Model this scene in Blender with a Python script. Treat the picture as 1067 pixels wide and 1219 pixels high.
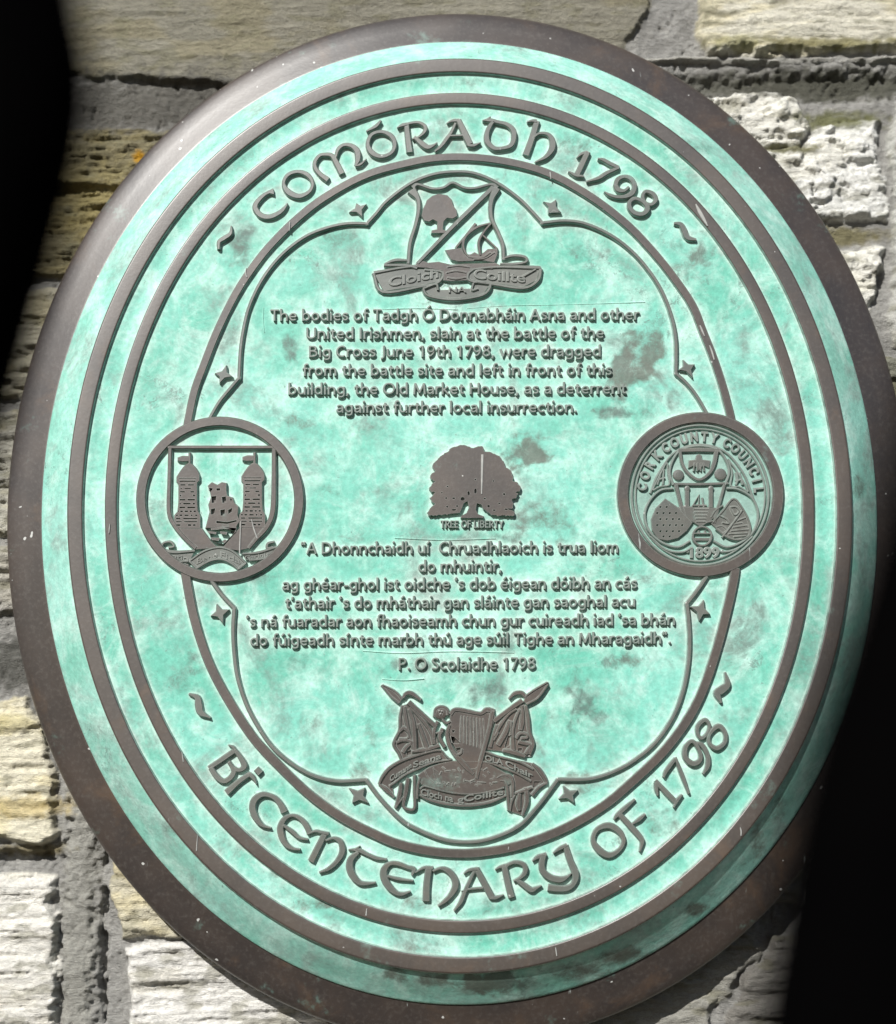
import bpy, math, random
import numpy as np
from mathutils import Vector, Matrix
from mathutils.geometry import tessellate_polygon

for o in list(bpy.data.objects):
    bpy.data.objects.remove(o)
SC = bpy.context.scene
COL = SC.collection
random.seed(7)

# ------------------------------------------------------------------ scale and plaque frame
# plaque frame: u right, v up, w out of the wall; one unit = 0.6 mm; the raised bronze lies at w = 0
U = 0.0006
Z0 = 1.6                                   # height of the plaque centre above the pavement


def world(u, v, w):
    return (u * U, -w * U, Z0 + v * U)


# ------------------------------------------------------------------ camera
PITCH, YAW, ROLL = -0.14800, 0.00170, 0.01210
CAM = (-17.37, -311.33, 1971.04)
F = 2000.0
IW, IH = 1067.0, 1219.0


def rotm(p, y, r):
    cp, sp, cy, sy, cr, sr = math.cos(p), math.sin(p), math.cos(y), math.sin(y), math.cos(r), math.sin(r)
    Rx = np.array([[1, 0, 0], [0, cp, -sp], [0, sp, cp]])
    Ry = np.array([[cy, 0, sy], [0, 1, 0], [-sy, 0, cy]])
    Rz = np.array([[cr, -sr, 0], [sr, cr, 0], [0, 0, 1]])
    return Rz @ Rx @ Ry


R = rotm(PITCH, YAW, ROLL)
cam_d = bpy.data.cameras.new('camera')
cam = bpy.data.objects.new('camera', cam_d)
COL.objects.link(cam)
ax = [Vector((R[i][0], -R[i][2], R[i][1])) for i in range(3)]
M = Matrix.Identity(4)
for i in range(3):
    for j in range(3):
        M[j][i] = ax[i][j]
M.translation = Vector(world(*CAM))
cam.matrix_world = M
cam_d.sensor_fit = 'VERTICAL'
cam_d.sensor_height = 36.0
cam_d.lens = F / IH * 36.0
cam_d.clip_start = 0.02
cam_d.clip_end = 100
cam_d.dof.use_dof = True
cam_d.dof.focus_distance = 1.20
cam_d.dof.aperture_fstop = 4.5
SC.camera = cam

# ------------------------------------------------------------------ daylight
SUN_DIR = Vector((-0.33, -0.75, 0.575)).normalized()
EL = math.asin(SUN_DIR.z)
AZ = math.atan2(SUN_DIR.x, SUN_DIR.y)
w_ = bpy.data.worlds.new('World')
SC.world = w_
w_.use_nodes = True
nt = w_.node_tree
nt.nodes.clear()
sky = nt.nodes.new('ShaderNodeTexSky')
sky.sky_type = 'NISHITA'
sky.sun_disc = False
sky.sun_elevation = EL
sky.sun_rotation = AZ
bg = nt.nodes.new('ShaderNodeBackground')
bg.inputs['Strength'].default_value = 0.05
out = nt.nodes.new('ShaderNodeOutputWorld')
nt.links.new(sky.outputs[0], bg.inputs[0])
nt.links.new(bg.outputs[0], out.inputs[0])
sun_d = bpy.data.lights.new('sun', 'SUN')
sun_d.energy = 4.4
sun_d.angle = math.radians(0.5)
sun_d.color = (1.0, 0.975, 0.93)
sun = bpy.data.objects.new('sun', sun_d)
sun.rotation_euler = SUN_DIR.to_track_quat('Z', 'Y').to_euler()
sun.location = (-1.5, -3, 4)
COL.objects.link(sun)
vs = SC.view_settings
vs.view_transform = 'Standard'
vs.look = 'None'
vs.exposure = 0.60
vs.gamma = 1.0
vs.use_curve_mapping = False
SC.cycles.max_bounces = 5
SC.cycles.diffuse_bounces = 3
SC.cycles.glossy_bounces = 3
SC.cycles.caustics_reflective = False


# ------------------------------------------------------------------ helpers: pixels of the tracing -> plaque plane
def P(px, py, w=0.0):
    d = np.array([(px - IW / 2) / F, -(py - IH / 2) / F, -1.0]) @ R
    t = (w - CAM[2]) / d[2]
    return (CAM[0] + d[0] * t, CAM[1] + d[1] * t)


def Pn(pts, w=0.0):
    return np.array([P(a, b, w) for a, b in pts])


def scale_at(px, py, w=0.0):
    a = np.array(P(px, py, w)); b = np.array(P(px + 1, py, w)); c = np.array(P(px, py + 1, w))
    return 0.5 * (np.linalg.norm(a - b) + np.linalg.norm(a - c))


class Win:
    """tracing window: origin in the photograph and enlargement"""
    def __init__(self, x0, y0, s):
        self.o = (x0, y0); self.s = s

    def __call__(self, *pts):
        return [tuple([self.o[0] + p[0] / self.s, self.o[1] + p[1] / self.s] + [q / self.s for q in p[2:]]) for p in pts]


def catmull(pts, closed=False, n=5):
    p = np.array(pts, float)
    if len(p) < 3:
        return p
    if closed:
        q = np.vstack([p[-1], p, p[0], p[1]])
    else:
        q = np.vstack([2 * p[0] - p[1], p, 2 * p[-1] - p[-2]])
    res = []
    segs = len(p) if closed else len(p) - 1
    for i in range(segs):
        a, b, c, d = q[i], q[i + 1], q[i + 2], q[i + 3]
        for k in range(n):
            t = k / n
            res.append(0.5 * ((2 * b) + (c - a) * t + (2 * a - 5 * b + 4 * c - d) * t * t + (3 * b - a - 3 * c + d) * t ** 3))
    if not closed:
        res.append(p[-1])
    return np.array(res)


FIELD = -5.2          # recessed patinated ground, 3 mm below the raised bronze
JIT = [0]


class MB:
    """collects vertices and faces for ONE mesh object (plaque frame)"""
    def __init__(self):
        self.v = []; self.f = []

    def add(self, verts, faces):
        b = len(self.v)
        self.v.extend([tuple(x) for x in verts])
        self.f.extend([tuple(i + b for i in f) for f in faces])

    def jit(self):
        JIT[0] = (JIT[0] + 1) % 11
        return JIT[0] * 0.07

    def ridge(self, pts, closed=False, width=None, smooth=True, top=0.0, base=None, draft=0.9, bev=0.9, n=5):
        base = FIELD - 0.6 if base is None else base
        pts = [(p[0], p[1], (p[2] if width is None else width)) for p in pts]
        if smooth:
            pts = catmull(pts, closed, n)
        pts = np.array(pts, float)
        uv = Pn(pts[:, :2], top)
        wd = np.array([max(p[2], 0.5) * scale_at(p[0], p[1], top) for p in pts])
        N = len(uv)
        if closed:
            nx = np.roll(uv, -1, 0); pv = np.roll(uv, 1, 0)
        else:
            nx = np.vstack([uv[1:], 2 * uv[-1] - uv[-2]]); pv = np.vstack([2 * uv[0] - uv[1], uv[:-1]])
        d1 = uv - pv; d2 = nx - uv
        d1 /= np.linalg.norm(d1, axis=1)[:, None] + 1e-9
        d2 /= np.linalg.norm(d2, axis=1)[:, None] + 1e-9
        t = d1 + d2
        t /= np.linalg.norm(t, axis=1)[:, None] + 1e-9
        nr = np.stack([-t[:, 1], t[:, 0]], 1)
        c = np.clip((d1 * t).sum(1), 0.55, 1)
        top = top + self.jit()
        V = []
        for i in range(N):
            h = wd[i] / 2 / c[i]
            b = min(bev, h * 0.6)
            o = nr[i]
            for off, z in ((h + draft, base), (h, top - b), (h - b, top), (-(h - b), top), (-h, top - b), (-(h + draft), base)):
                V.append((uv[i][0] + o[0] * off, uv[i][1] + o[1] * off, z))
        Fc = []
        for i in range(N if closed else N - 1):
            a = i * 6; b = ((i + 1) % N) * 6
            for k in range(5):
                Fc.append((a + k, a + k + 1, b + k + 1, b + k))
        if not closed:
            Fc.append((0, 5, 4, 3, 2, 1))
            e = (N - 1) * 6
            Fc.append((e, e + 1, e + 2, e + 3, e + 4, e + 5))
        self.add(V, Fc)

    def poly(self, pts, holes=(), smooth=False, top=0.0, base=None, draft=0.8, bev=0.7, n=4):
        base = FIELD - 0.6 if base is None else base
        if smooth:
            pts = catmull([p[:2] for p in pts], True, n)
        uv = Pn([p[:2] for p in pts], top)
        ar = 0.5 * np.sum(uv[:, 0] * np.roll(uv[:, 1], -1) - np.roll(uv[:, 0], -1) * uv[:, 1])
        if ar < 0:
            uv = uv[::-1]
        top0 = top
        top = top + self.jit()
        nx = np.roll(uv, -1, 0); pv = np.roll(uv, 1, 0)
        d1 = uv - pv; d2 = nx - uv
        d1 /= np.linalg.norm(d1, axis=1)[:, None] + 1e-9
        d2 /= np.linalg.norm(d2, axis=1)[:, None] + 1e-9
        t = d1 + d2
        t /= np.linalg.norm(t, axis=1)[:, None] + 1e-9
        nr = np.stack([t[:, 1], -t[:, 0]], 1)
        N = len(uv)
        B = uv + nr * draft; T = uv - nr * bev
        V = [(*p, base) for p in B] + [(*p, top - bev) for p in uv] + [(*p, top) for p in T]
        Fc = []
        for i in range(N):
            j = (i + 1) % N
            Fc.append((i, j, N + j, N + i))
            Fc.append((N + i, N + j, 2 * N + j, 2 * N + i))
        loops = [[Vector((p[0], p[1], 0)) for p in T]]
        idx = list(range(2 * N, 3 * N))
        for h in holes:
            hv = Pn([p[:2] for p in h], top0)
            b0 = len(V)
            k = len(hv)
            V += [(*p, top) for p in hv] + [(*p, base + 1.2) for p in hv]
            idx += list(range(b0, b0 + k))
            loops.append([Vector((p[0], p[1], 0)) for p in hv])
            for i in range(k):
                j = (i + 1) % k
                Fc.append((b0 + i, b0 + j, b0 + k + j, b0 + k + i))
            Fc.append(tuple(range(b0 + k, b0 + 2 * k)))
        for tri in tessellate_polygon(loops):
            Fc.append(tuple(idx[q] for q in tri))
        self.add(V, Fc)

    def dome(self, px, py, r, top=0.0, base=None, hgt=None):
        base = FIELD - 0.6 if base is None else base
        c = P(px, py, top); r = r * scale_at(px, py, top)
        V = []; Fc = []
        prof = [(1.1, base), (1.0, top - 0.9), (0.86, top - 0.25), (0.5, top), (0.01, top + 0.05)]
        n = 14
        for f, z in prof:
            for k in range(n):
                a = 2 * math.pi * k / n
                V.append((c[0] + f * r * math.cos(a), c[1] + f * r * math.sin(a), z))
        for l in range(len(prof) - 1):
            for k in range(n):
                Fc.append((l * n + k, l * n + (k + 1) % n, (l + 1) * n + (k + 1) % n, (l + 1) * n + k))
        self.add(V, Fc)

    def text(self, body, x0, x1, y0, y1, cap, top=0.0, base=None, bold=0.0, bevel=0.026):
        """raised lettering; baseline from (x0,y0) to (x1,y1) in tracing pixels, capital height cap"""
        base = FIELD - 0.6 if base is None else base
        V, Fc, w = text_mesh(body, bold, bevel)
        th = (y1 - y0) / (x1 - x0)
        s = (x1 - x0) / w
        sy = cap / 0.70
        j = self.jit()
        uvw = []
        for x, y, z in V:
            X = x0 + x * s
            Y = y0 + th * (X - x0) - y * sy
            u, v = P(X, Y, top)
            uvw.append((u, v, base + (top + j - base) * z))
        self.add(uvw, Fc)

    def arc_text(self, chars, cx, cy, r, a0, a1, cap, inward=False, wx=1.0, top=0.0, base=None, bold=0.02):
        base = FIELD - 0.6 if base is None else base
        n = len(chars)
        for k, ch in enumerate(chars):
            if ch == ' ':
                continue
            a = math.radians(a0 + (a1 - a0) * k / (n - 1))
            V, Fc, w = text_mesh(ch, bold, 0.03)
            ux = np.array([math.sin(a), -math.cos(a)]) if not inward else np.array([-math.sin(a), math.cos(a)])
            up = np.array([math.cos(a), math.sin(a)]) if not inward else -np.array([math.cos(a), math.sin(a)])
            s = cap / 0.73
            c = np.array([cx + r * math.cos(a), cy - r * math.sin(a)])
            j = self.jit()
            q = []
            for x, y, z in V:
                d = ux * ((x - w / 2) * s * wx) + up * (y * s)
                u, v = P(c[0] + d[0], c[1] - d[1], top)
                q.append((u, v, base + (top + j - base) * z))
            self.add(q, Fc)

    def build(self, name, mat, parent, smooth=False, label=None):
        me = bpy.data.meshes.new(name)
        me.from_pydata([world(*p) for p in self.v], [], self.f)
        me.validate()
        import bmesh
        bm = bmesh.new(); bm.from_mesh(me)
        bmesh.ops.recalc_face_normals(bm, faces=bm.faces)
        bm.to_mesh(me); bm.free()
        me.materials.append(mat)
        if smooth:
            me.polygons.foreach_set('use_smooth', [True] * len(me.polygons))
        ob = bpy.data.objects.new(name, me)
        COL.objects.link(ob)
        if parent is not None:
            ob.parent = parent
            loc = Vector((0, 0, 0)); q = parent
            while q is not None:
                loc += q.location; q = q.parent
            for vtx in me.vertices:
                vtx.co -= loc
        if label:
            ob['label'] = label
        return ob


TXT = {}


def text_mesh(body, bold, bevel):
    key = (body, bold, bevel)
    if key in TXT:
        return TXT[key]
    cu = bpy.data.curves.new('lettering', 'FONT')
    cu.body = body
    cu.size = 1.0
    cu.resolution_u = 4
    cu.offset = bold
    cu.extrude = 0.1
    cu.bevel_depth = bevel
    cu.bevel_resolution = 1
    o = bpy.data.objects.new('lettering', cu)
    COL.objects.link(o)
    dg = bpy.context.evaluated_depsgraph_get()
    dg.update()
    me = bpy.data.meshes.new_from_object(o.evaluated_get(dg))
    V = np.array([v.co[:] for v in me.vertices])
    Fc = [tuple(p.vertices) for p in me.polygons]
    bpy.data.objects.remove(o); bpy.data.curves.remove(cu); bpy.data.meshes.remove(me)
    zmin, zmax = V[:, 2].min(), V[:, 2].max()
    V[:, 2] = (V[:, 2] - zmin) / (zmax - zmin)
    x0 = V[:, 0].min()
    V[:, 0] -= x0
    w = V[:, 0].max()
    TXT[key] = (V, Fc, w)
    return TXT[key]


# ------------------------------------------------------------------ stroke alphabet of the two small texts (capital height 1): width, strokes; 's' bent, 'l' straight, 'o' closed, 'd' dot
_arch = [(.09, .44), (.18, .58), (.32, .63), (.44, .56), (.48, .40), (.48, .2), (.48, 0)]
GLYPH = {
    ' ': (.24, []), '.': (.20, [('d', [(.10, .09)])]), ',': (.22, [('l', [(.13, .11), (.06, -.15)])]), '-': (.34, [('l', [(.03, .33), (.30, .33)])]),
    "'": (.18, [('l', [(.10, 1.02), (.07, .76)])]), '‘': (.20, [('s', [(.15, 1.03), (.07, .90), (.11, .78)])]), '“': (.36, [('s', [(.13, 1.03), (.06, .90), (.10, .78)]), ('s', [(.29, 1.03), (.22, .90), (.26, .78)])]),
    'a': (.51, [('s', [(.08, .54), (.16, .61), (.28, .63), (.39, .57), (.42, .43), (.42, .2), (.42, 0)]), ('s', [(.42, .37), (.22, .35), (.09, .26), (.10, .12), (.21, .06), (.34, .12), (.42, .24)])]),
    'b': (.58, [('l', [(.09, 1.06), (.09, 0)]), ('s', [(.09, .45), (.20, .60), (.34, .62), (.47, .50), (.49, .34), (.46, .17), (.34, .06), (.20, .08), (.09, .20)])]),
    'c': (.48, [('s', [(.44, .57), (.32, .63), (.17, .57), (.08, .42), (.08, .26), (.17, .10), (.32, .06), (.45, .12)])]),
    'd': (.58, [('l', [(.49, 1.06), (.49, 0)]), ('s', [(.49, .45), (.38, .60), (.24, .62), (.11, .50), (.09, .34), (.12, .17), (.24, .06), (.38, .08), (.49, .20)])]),
    'e': (.54, [('l', [(.10, .35), (.46, .35)]), ('s', [(.47, .36), (.44, .54), (.30, .63), (.16, .57), (.08, .42), (.08, .26), (.17, .10), (.31, .06), (.46, .11)])]),
    'f': (.35, [('s', [(.37, 1.0), (.27, 1.01), (.19, .93), (.17, .8), (.17, .4), (.17, 0)]), ('l', [(.02, .63), (.34, .63)])]),
    'g': (.58, [('s', [(.49, .45), (.38, .60), (.24, .62), (.11, .50), (.09, .34), (.12, .19), (.24, .08), (.38, .10), (.49, .22)]), ('s', [(.49, .67), (.49, .3), (.49, -.02), (.43, -.17), (.28, -.22), (.11, -.18)])]),
    'h': (.57, [('l', [(.09, 1.06), (.09, 0)]), ('s', _arch)]), 'n': (.57, [('l', [(.09, .69), (.09, 0)]), ('s', _arch)]),
    'i': (.20, [('l', [(.10, .66), (.10, 0)]), ('d', [(.10, .98)])]), 'ı': (.20, [('l', [(.10, .69), (.10, 0)])]), 'l': (.20, [('l', [(.10, 1.06), (.10, 0)])]),
    'k': (.52, [('l', [(.09, 1.06), (.09, 0)]), ('l', [(.44, .67), (.11, .34)]), ('l', [(.18, .40), (.48, 0)])]),
    'm': (.87, [('l', [(.09, .69), (.09, 0)]), ('s', [(.09, .46), (.17, .59), (.29, .63), (.40, .55), (.43, .40), (.43, .2), (.43, 0)]), ('s', [(.43, .46), (.51, .59), (.63, .63), (.74, .55), (.77, .4), (.77, .2), (.77, 0)])]),
    'o': (.58, [('o', [(.29, .63), (.43, .56), (.50, .35), (.43, .13), (.29, .06), (.15, .13), (.08, .35), (.15, .56)])]),
    'r': (.37, [('l', [(.09, .69), (.09, 0)]), ('s', [(.09, .42), (.16, .56), (.26, .63), (.37, .61)])]),
    's': (.44, [('s', [(.38, .57), (.25, .63), (.12, .58), (.10, .47), (.22, .38), (.34, .30), (.36, .17), (.25, .07), (.07, .10)])]),
    't': (.37, [('s', [(.17, .86), (.17, .5), (.17, .22), (.22, .09), (.36, .07)]), ('l', [(.02, .63), (.35, .63)])]),
    'u': (.57, [('s', [(.09, .69), (.09, .3), (.13, .13), (.25, .06), (.38, .11), (.48, .25)]), ('l', [(.48, .69), (.48, 0)])]),
    'w': (.80, [('l', [(.05, .69), (.21, .04), (.40, .62), (.59, .04), (.75, .69)])]),
    'T': (.60, [('l', [(.02, .93), (.58, .93)]), ('l', [(.30, .93), (.30, 0)])]), 'I': (.24, [('l', [(.12, 1), (.12, 0)])]),
    'O': (.80, [('o', [(.40, .94), (.60, .86), (.72, .64), (.72, .36), (.60, .14), (.40, .06), (.20, .14), (.08, .36), (.08, .64), (.20, .86)])]),
    'D': (.72, [('l', [(.10, 1), (.10, 0)]), ('s', [(.10, .93), (.34, .92), (.54, .80), (.63, .5), (.54, .2), (.34, .08), (.10, .07)])]),
    'A': (.68, [('l', [(.04, 0), (.34, .97)]), ('l', [(.34, .97), (.64, 0)]), ('l', [(.15, .32), (.53, .32)])]),
    'U': (.70, [('s', [(.09, 1), (.09, .4), (.14, .16), (.34, .06), (.55, .16), (.60, .4), (.60, 1)])]),
    'B': (.62, [('l', [(.10, 1), (.10, 0)]), ('s', [(.10, .93), (.36, .92), (.47, .82), (.46, .64), (.34, .54), (.12, .53)]), ('s', [(.30, .53), (.48, .46), (.54, .3), (.48, .14), (.32, .07), (.10, .07)])]),
    'C': (.64, [('s', [(.58, .86), (.44, .94), (.26, .88), (.12, .70), (.08, .48), (.13, .25), (.28, .09), (.46, .06), (.60, .13)])]),
    'J': (.32, [('s', [(.20, 1), (.20, .6), (.20, .3), (.19, .05), (.12, -.10), (0, -.14)])]),
    'M': (.86, [('l', [(.08, 0), (.14, .97)]), ('l', [(.14, .97), (.43, .12)]), ('l', [(.43, .12), (.72, .97)]), ('l', [(.72, .97), (.78, 0)])]),
    'H': (.72, [('l', [(.10, 1), (.10, 0)]), ('l', [(.62, 1), (.62, 0)]), ('l', [(.10, .52), (.62, .52)])]),
    'P': (.58, [('l', [(.10, 1), (.10, 0)]), ('s', [(.10, .93), (.35, .92), (.48, .80), (.48, .62), (.36, .48), (.10, .45)])]),
    'R': (.62, [('l', [(.10, 1), (.10, 0)]), ('s', [(.10, .93), (.35, .92), (.48, .80), (.48, .64), (.36, .50), (.10, .48)]), ('l', [(.28, .46), (.58, 0)])]),
    'S': (.54, [('s', [(.46, .86), (.30, .94), (.14, .87), (.10, .72), (.20, .58), (.36, .46), (.45, .30), (.40, .13), (.25, .06), (.06, .12)])]),
    'E': (.54, [('l', [(.10, 1), (.10, 0)]), ('l', [(.10, .93), (.50, .93)]), ('l', [(.10, .52), (.45, .52)]), ('l', [(.10, .07), (.50, .07)])]),
    'F': (.52, [('l', [(.10, 1), (.10, 0)]), ('l', [(.10, .93), (.48, .93)]), ('l', [(.10, .52), (.44, .52)])]),
    'L': (.48, [('l', [(.10, 1), (.10, 0)]), ('l', [(.10, .07), (.46, .07)])]), 'Y': (.60, [('l', [(.04, 1), (.30, .46)]), ('l', [(.56, 1), (.30, .46)]), ('l', [(.30, .46), (.30, 0)])]),
    '1': (.52, [('l', [(.30, 0), (.30, .97)]), ('l', [(.09, .76), (.30, .95)])]), '7': (.52, [('l', [(.04, .93), (.49, .93)]), ('l', [(.48, .93), (.18, 0)])]),
    '9': (.58, [('o', [(.29, .94), (.43, .86), (.48, .68), (.42, .50), (.28, .43), (.14, .5), (.09, .68), (.14, .86)]), ('s', [(.48, .68), (.46, .40), (.34, .16), (.14, .03)])]),
    '8': (.56, [('o', [(.28, .94), (.41, .87), (.43, .73), (.28, .55), (.13, .73), (.15, .87)]), ('o', [(.28, .55), (.45, .42), (.47, .2), (.28, .06), (.09, .2), (.11, .42)])]),
}
for ac, ba, cx_ in (('á', 'a', .25), ('é', 'e', .28), ('í', 'ı', .09), ('ó', 'o', .29), ('ú', 'u', .28)):
    GLYPH[ac] = (GLYPH[ba][0] + (.05 if ba == 'ı' else 0), GLYPH[ba][1] + [('l', [(cx_ - .04, .82), (cx_ + .13, 1.05)])])
GLYPH['Ó'] = (.80, GLYPH['O'][1] + [('l', [(.37, 1.10), (.54, 1.30)])])


def stroke_text(m, body, x0, x1, y0, y1, cap, top, wt=0.152, track=0.045):
    w = sum(GLYPH[c][0] + track for c in body) - track
    s = (x1 - x0) / w
    th = (y1 - y0) / (x1 - x0)
    X = x0
    wpx = wt * 0.5 * (cap + s)
    for c in body:
        gw, strokes = GLYPH[c]
        for typ, pts in strokes:
            q = [(X + x * s, y0 + th * (X + x * s - x0) - y * cap) for x, y in pts]
            if typ == 'd':
                m.dome(q[0][0], q[0][1], wpx * 0.62, top=top)
            else:
                m.ridge(q, closed=(typ == 'o'), width=wpx, smooth=(typ != 'l'), top=top, n=3, bev=0.75, draft=0.55)
        X += (gw + track) * s


# ------------------------------------------------------------------ value noise
_rng = np.random.RandomState(3)
_T = _rng.rand(256, 256)


def vnoise(x, y, seed=0):
    x = np.asarray(x) + seed * 17.31; y = np.asarray(y) + seed * 9.73
    xi = np.floor(x).astype(int); yi = np.floor(y).astype(int)
    fx = x - xi; fy = y - yi
    fx = fx * fx * fx * (fx * (fx * 6 - 15) + 10); fy = fy * fy * fy * (fy * (fy * 6 - 15) + 10)
    a = _T[xi & 255, yi & 255]; b = _T[(xi + 1) & 255, yi & 255]
    c = _T[xi & 255, (yi + 1) & 255]; d = _T[(xi + 1) & 255, (yi + 1) & 255]
    return (a * (1 - fx) + b * fx) * (1 - fy) + (c * (1 - fx) + d * fx) * fy


def fbm(x, y, o=4, seed=0, gain=0.5):
    s = 0; a = 1; t = 0
    for k in range(o):
        s = s + a * vnoise(x * 2 ** k, y * 2 ** k, seed + k * 3); t += a; a *= gain
    return s / t


def sstep(a, b, x):
    t = np.clip((x - a) / (b - a), 0, 1)
    return t * t * (3 - 2 * t)


# ------------------------------------------------------------------ materials
class NT:
    def __init__(self, name):
        self.m = bpy.data.materials.new(name); self.m.use_nodes = True
        self.t = self.m.node_tree
        self.b = self.t.nodes['Principled BSDF']

    def n(self, typ, **kw):
        nd = self.t.nodes.new(typ)
        for k, v in kw.items():
            if k.startswith('i_'):
                nd.inputs[k[2:]].default_value = v
            else:
                setattr(nd, k, v)
        return nd

    def l(self, a, b):
        self.t.links.new(a, b)

    def noise(self, scale, detail=4, rough=0.6, vec=None, dist=0.0):
        nd = self.n('ShaderNodeTexNoise')
        nd.inputs['Scale'].default_value = scale
        nd.inputs['Detail'].default_value = detail
        nd.inputs['Roughness'].default_value = rough
        nd.inputs['Distortion'].default_value = dist
        if vec is not None:
            self.l(vec, nd.inputs['Vector'])
        return nd.outputs['Fac']

    def ramp(self, src, lo, hi, a=0.0, b=1.0):
        nd = self.n('ShaderNodeMapRange', interpolation_type='SMOOTHSTEP')
        nd.inputs['From Min'].default_value = lo; nd.inputs['From Max'].default_value = hi
        nd.inputs['To Min'].default_value = a; nd.inputs['To Max'].default_value = b
        self.l(src, nd.inputs['Value'])
        return nd.outputs['Result']

    def mix(self, fac, a, b):
        nd = self.n('ShaderNodeMix', data_type='RGBA')
        for s, i in ((fac, 0), (a, 6), (b, 7)):
            if isinstance(s, (tuple, float, int)):
                nd.inputs[i].default_value = (*s, 1) if isinstance(s, tuple) else s
            else:
                self.l(s, nd.inputs[i])
        return nd.outputs[2]

    def math(self, op, a, b):
        nd = self.n('ShaderNodeMath', operation=op)
        for s, i in ((a, 0), (b, 1)):
            if isinstance(s, (float, int)):
                nd.inputs[i].default_value = s
            else:
                self.l(s, nd.inputs[i])
        return nd.outputs[0]

    def coord(self, sx=1, sy=1, sz=1):
        g = self.n('ShaderNodeNewGeometry')
        mp = self.n('ShaderNodeMapping')
        mp.inputs['Scale'].default_value = (sx, sy, sz)
        self.l(g.outputs['Position'], mp.inputs['Vector'])
        return mp.outputs['Vector']

    def bump(self, h, strength, dist):
        b = self.n('ShaderNodeBump')
        b.inputs['Strength'].default_value = strength
        b.inputs['Distance'].default_value = dist
        self.l(h, b.inputs['Height'])
        self.l(b.outputs['Normal'], self.b.inputs['Normal'])


def patina_material(name, use_attr=False, halo=True, dull=0.0, paler=0.0):
    k = NT(name)
    co = k.coord()
    big = k.noise(11, 4, 0.55, co, 0.4)
    mid = k.noise(38, 5, 0.65, co, 0.3)
    fine = k.noise(260, 4, 0.7, co)
    vert = k.noise(70, 4, 0.6, k.coord(1, 1, 0.25))
    green = (0.095, 0.385, 0.29)
    teal = (0.165, 0.475, 0.39)
    pale = (0.54, 0.72, 0.65)
    c = k.mix(k.ramp(big, 0.35, 0.65), green, teal)
    c = k.mix(k.ramp(mid, 0.42, 0.72, 0, 0.5), c, pale)
    c = k.mix(k.ramp(k.noise(24, 6, 0.72, co, 0.9), 0.48, 0.72, 0, 0.6), c, (0.47, 0.66, 0.60))
    c = k.mix(k.ramp(vert, 0.55, 0.8, 0, 0.35), c, (0.40, 0.70, 0.60))
    # smudges of thin, greyed patina
    sm = k.math('MULTIPLY', k.ramp(k.noise(17, 5, 0.68, co, 0.8), 0.49, 0.66), k.ramp(mid, 0.3, 0.6))
    sm = k.math('MULTIPLY', sm, k.ramp(k.noise(170, 5, 0.8, co), 0.3, 0.6, 0.35, 1.0))
    c = k.mix(k.math('MULTIPLY', sm, 0.9), c, (0.115, 0.185, 0.16))
    if paler:
        c = k.mix(k.ramp(k.noise(30, 4, 0.6, co), 0.3, 0.7, paler * 0.6, paler), c, (0.56, 0.75, 0.70))
    if dull:
        c = k.mix(dull, c, (0.215, 0.295, 0.265))
    if halo:                                            # pale crust that gathers along every raised edge
        ao = k.n('ShaderNodeAmbientOcclusion', samples=6)
        ao.inputs['Distance'].default_value = 0.0066
        h = k.ramp(ao.outputs['AO'], 0.93, 0.62)
        h = k.math('MULTIPLY', h, k.ramp(k.noise(60, 3, 0.6, co), 0.25, 0.6, 0.55, 1.0))
        c = k.mix(k.math('MULTIPLY', h, 0.56), c, (0.62, 0.70, 0.65))
    if use_attr:
        at = k.n('ShaderNodeAttribute', attribute_name='stain')
        nz = k.math('ADD', k.math('MULTIPLY', k.noise(150, 7, 0.82, co, 0.6), 0.9), k.math('MULTIPLY', k.noise(36, 3, 0.6, co, 0.8), 0.5))
        f = k.ramp(k.math('ADD', k.math('MULTIPLY', at.outputs['Fac'], 0.62), nz), 0.84, 1.26, 0, 0.86)
        c = k.mix(f, c, k.mix(k.ramp(big, 0.4, 0.6), (0.062, 0.098, 0.086), (0.09, 0.092, 0.074)))
    cl = k.math('MULTIPLY', k.ramp(k.noise(13, 3, 0.6, k.coord(1.1, 1, 0.8), 0.6), 0.52, 0.68), k.ramp(k.noise(130, 7, 0.82, co, 0.4), 0.52, 0.62, 0, 0.75))
    c = k.mix(cl, c, (0.085, 0.125, 0.112))
    sp = k.ramp(k.noise(420, 2, 0.5, co), 0.70, 0.76, 0, 0.6)
    c = k.mix(sp, c, (0.10, 0.17, 0.15))
    v = k.ramp(fine, 0.3, 0.75, 0.82, 1.1)
    hsv = k.n('ShaderNodeHueSaturation')
    k.l(c, hsv.inputs['Color']); k.l(v, hsv.inputs['Value'])
    k.l(hsv.outputs[0], k.b.inputs['Base Color'])
    k.b.inputs['Roughness'].default_value = 0.62
    k.b.inputs['Specular IOR Level'].default_value = 0.55
    k.bump(k.math('ADD', k.math('MULTIPLY', fine, 0.35), mid), 0.5, 0.0011)
    return k.m


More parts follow.
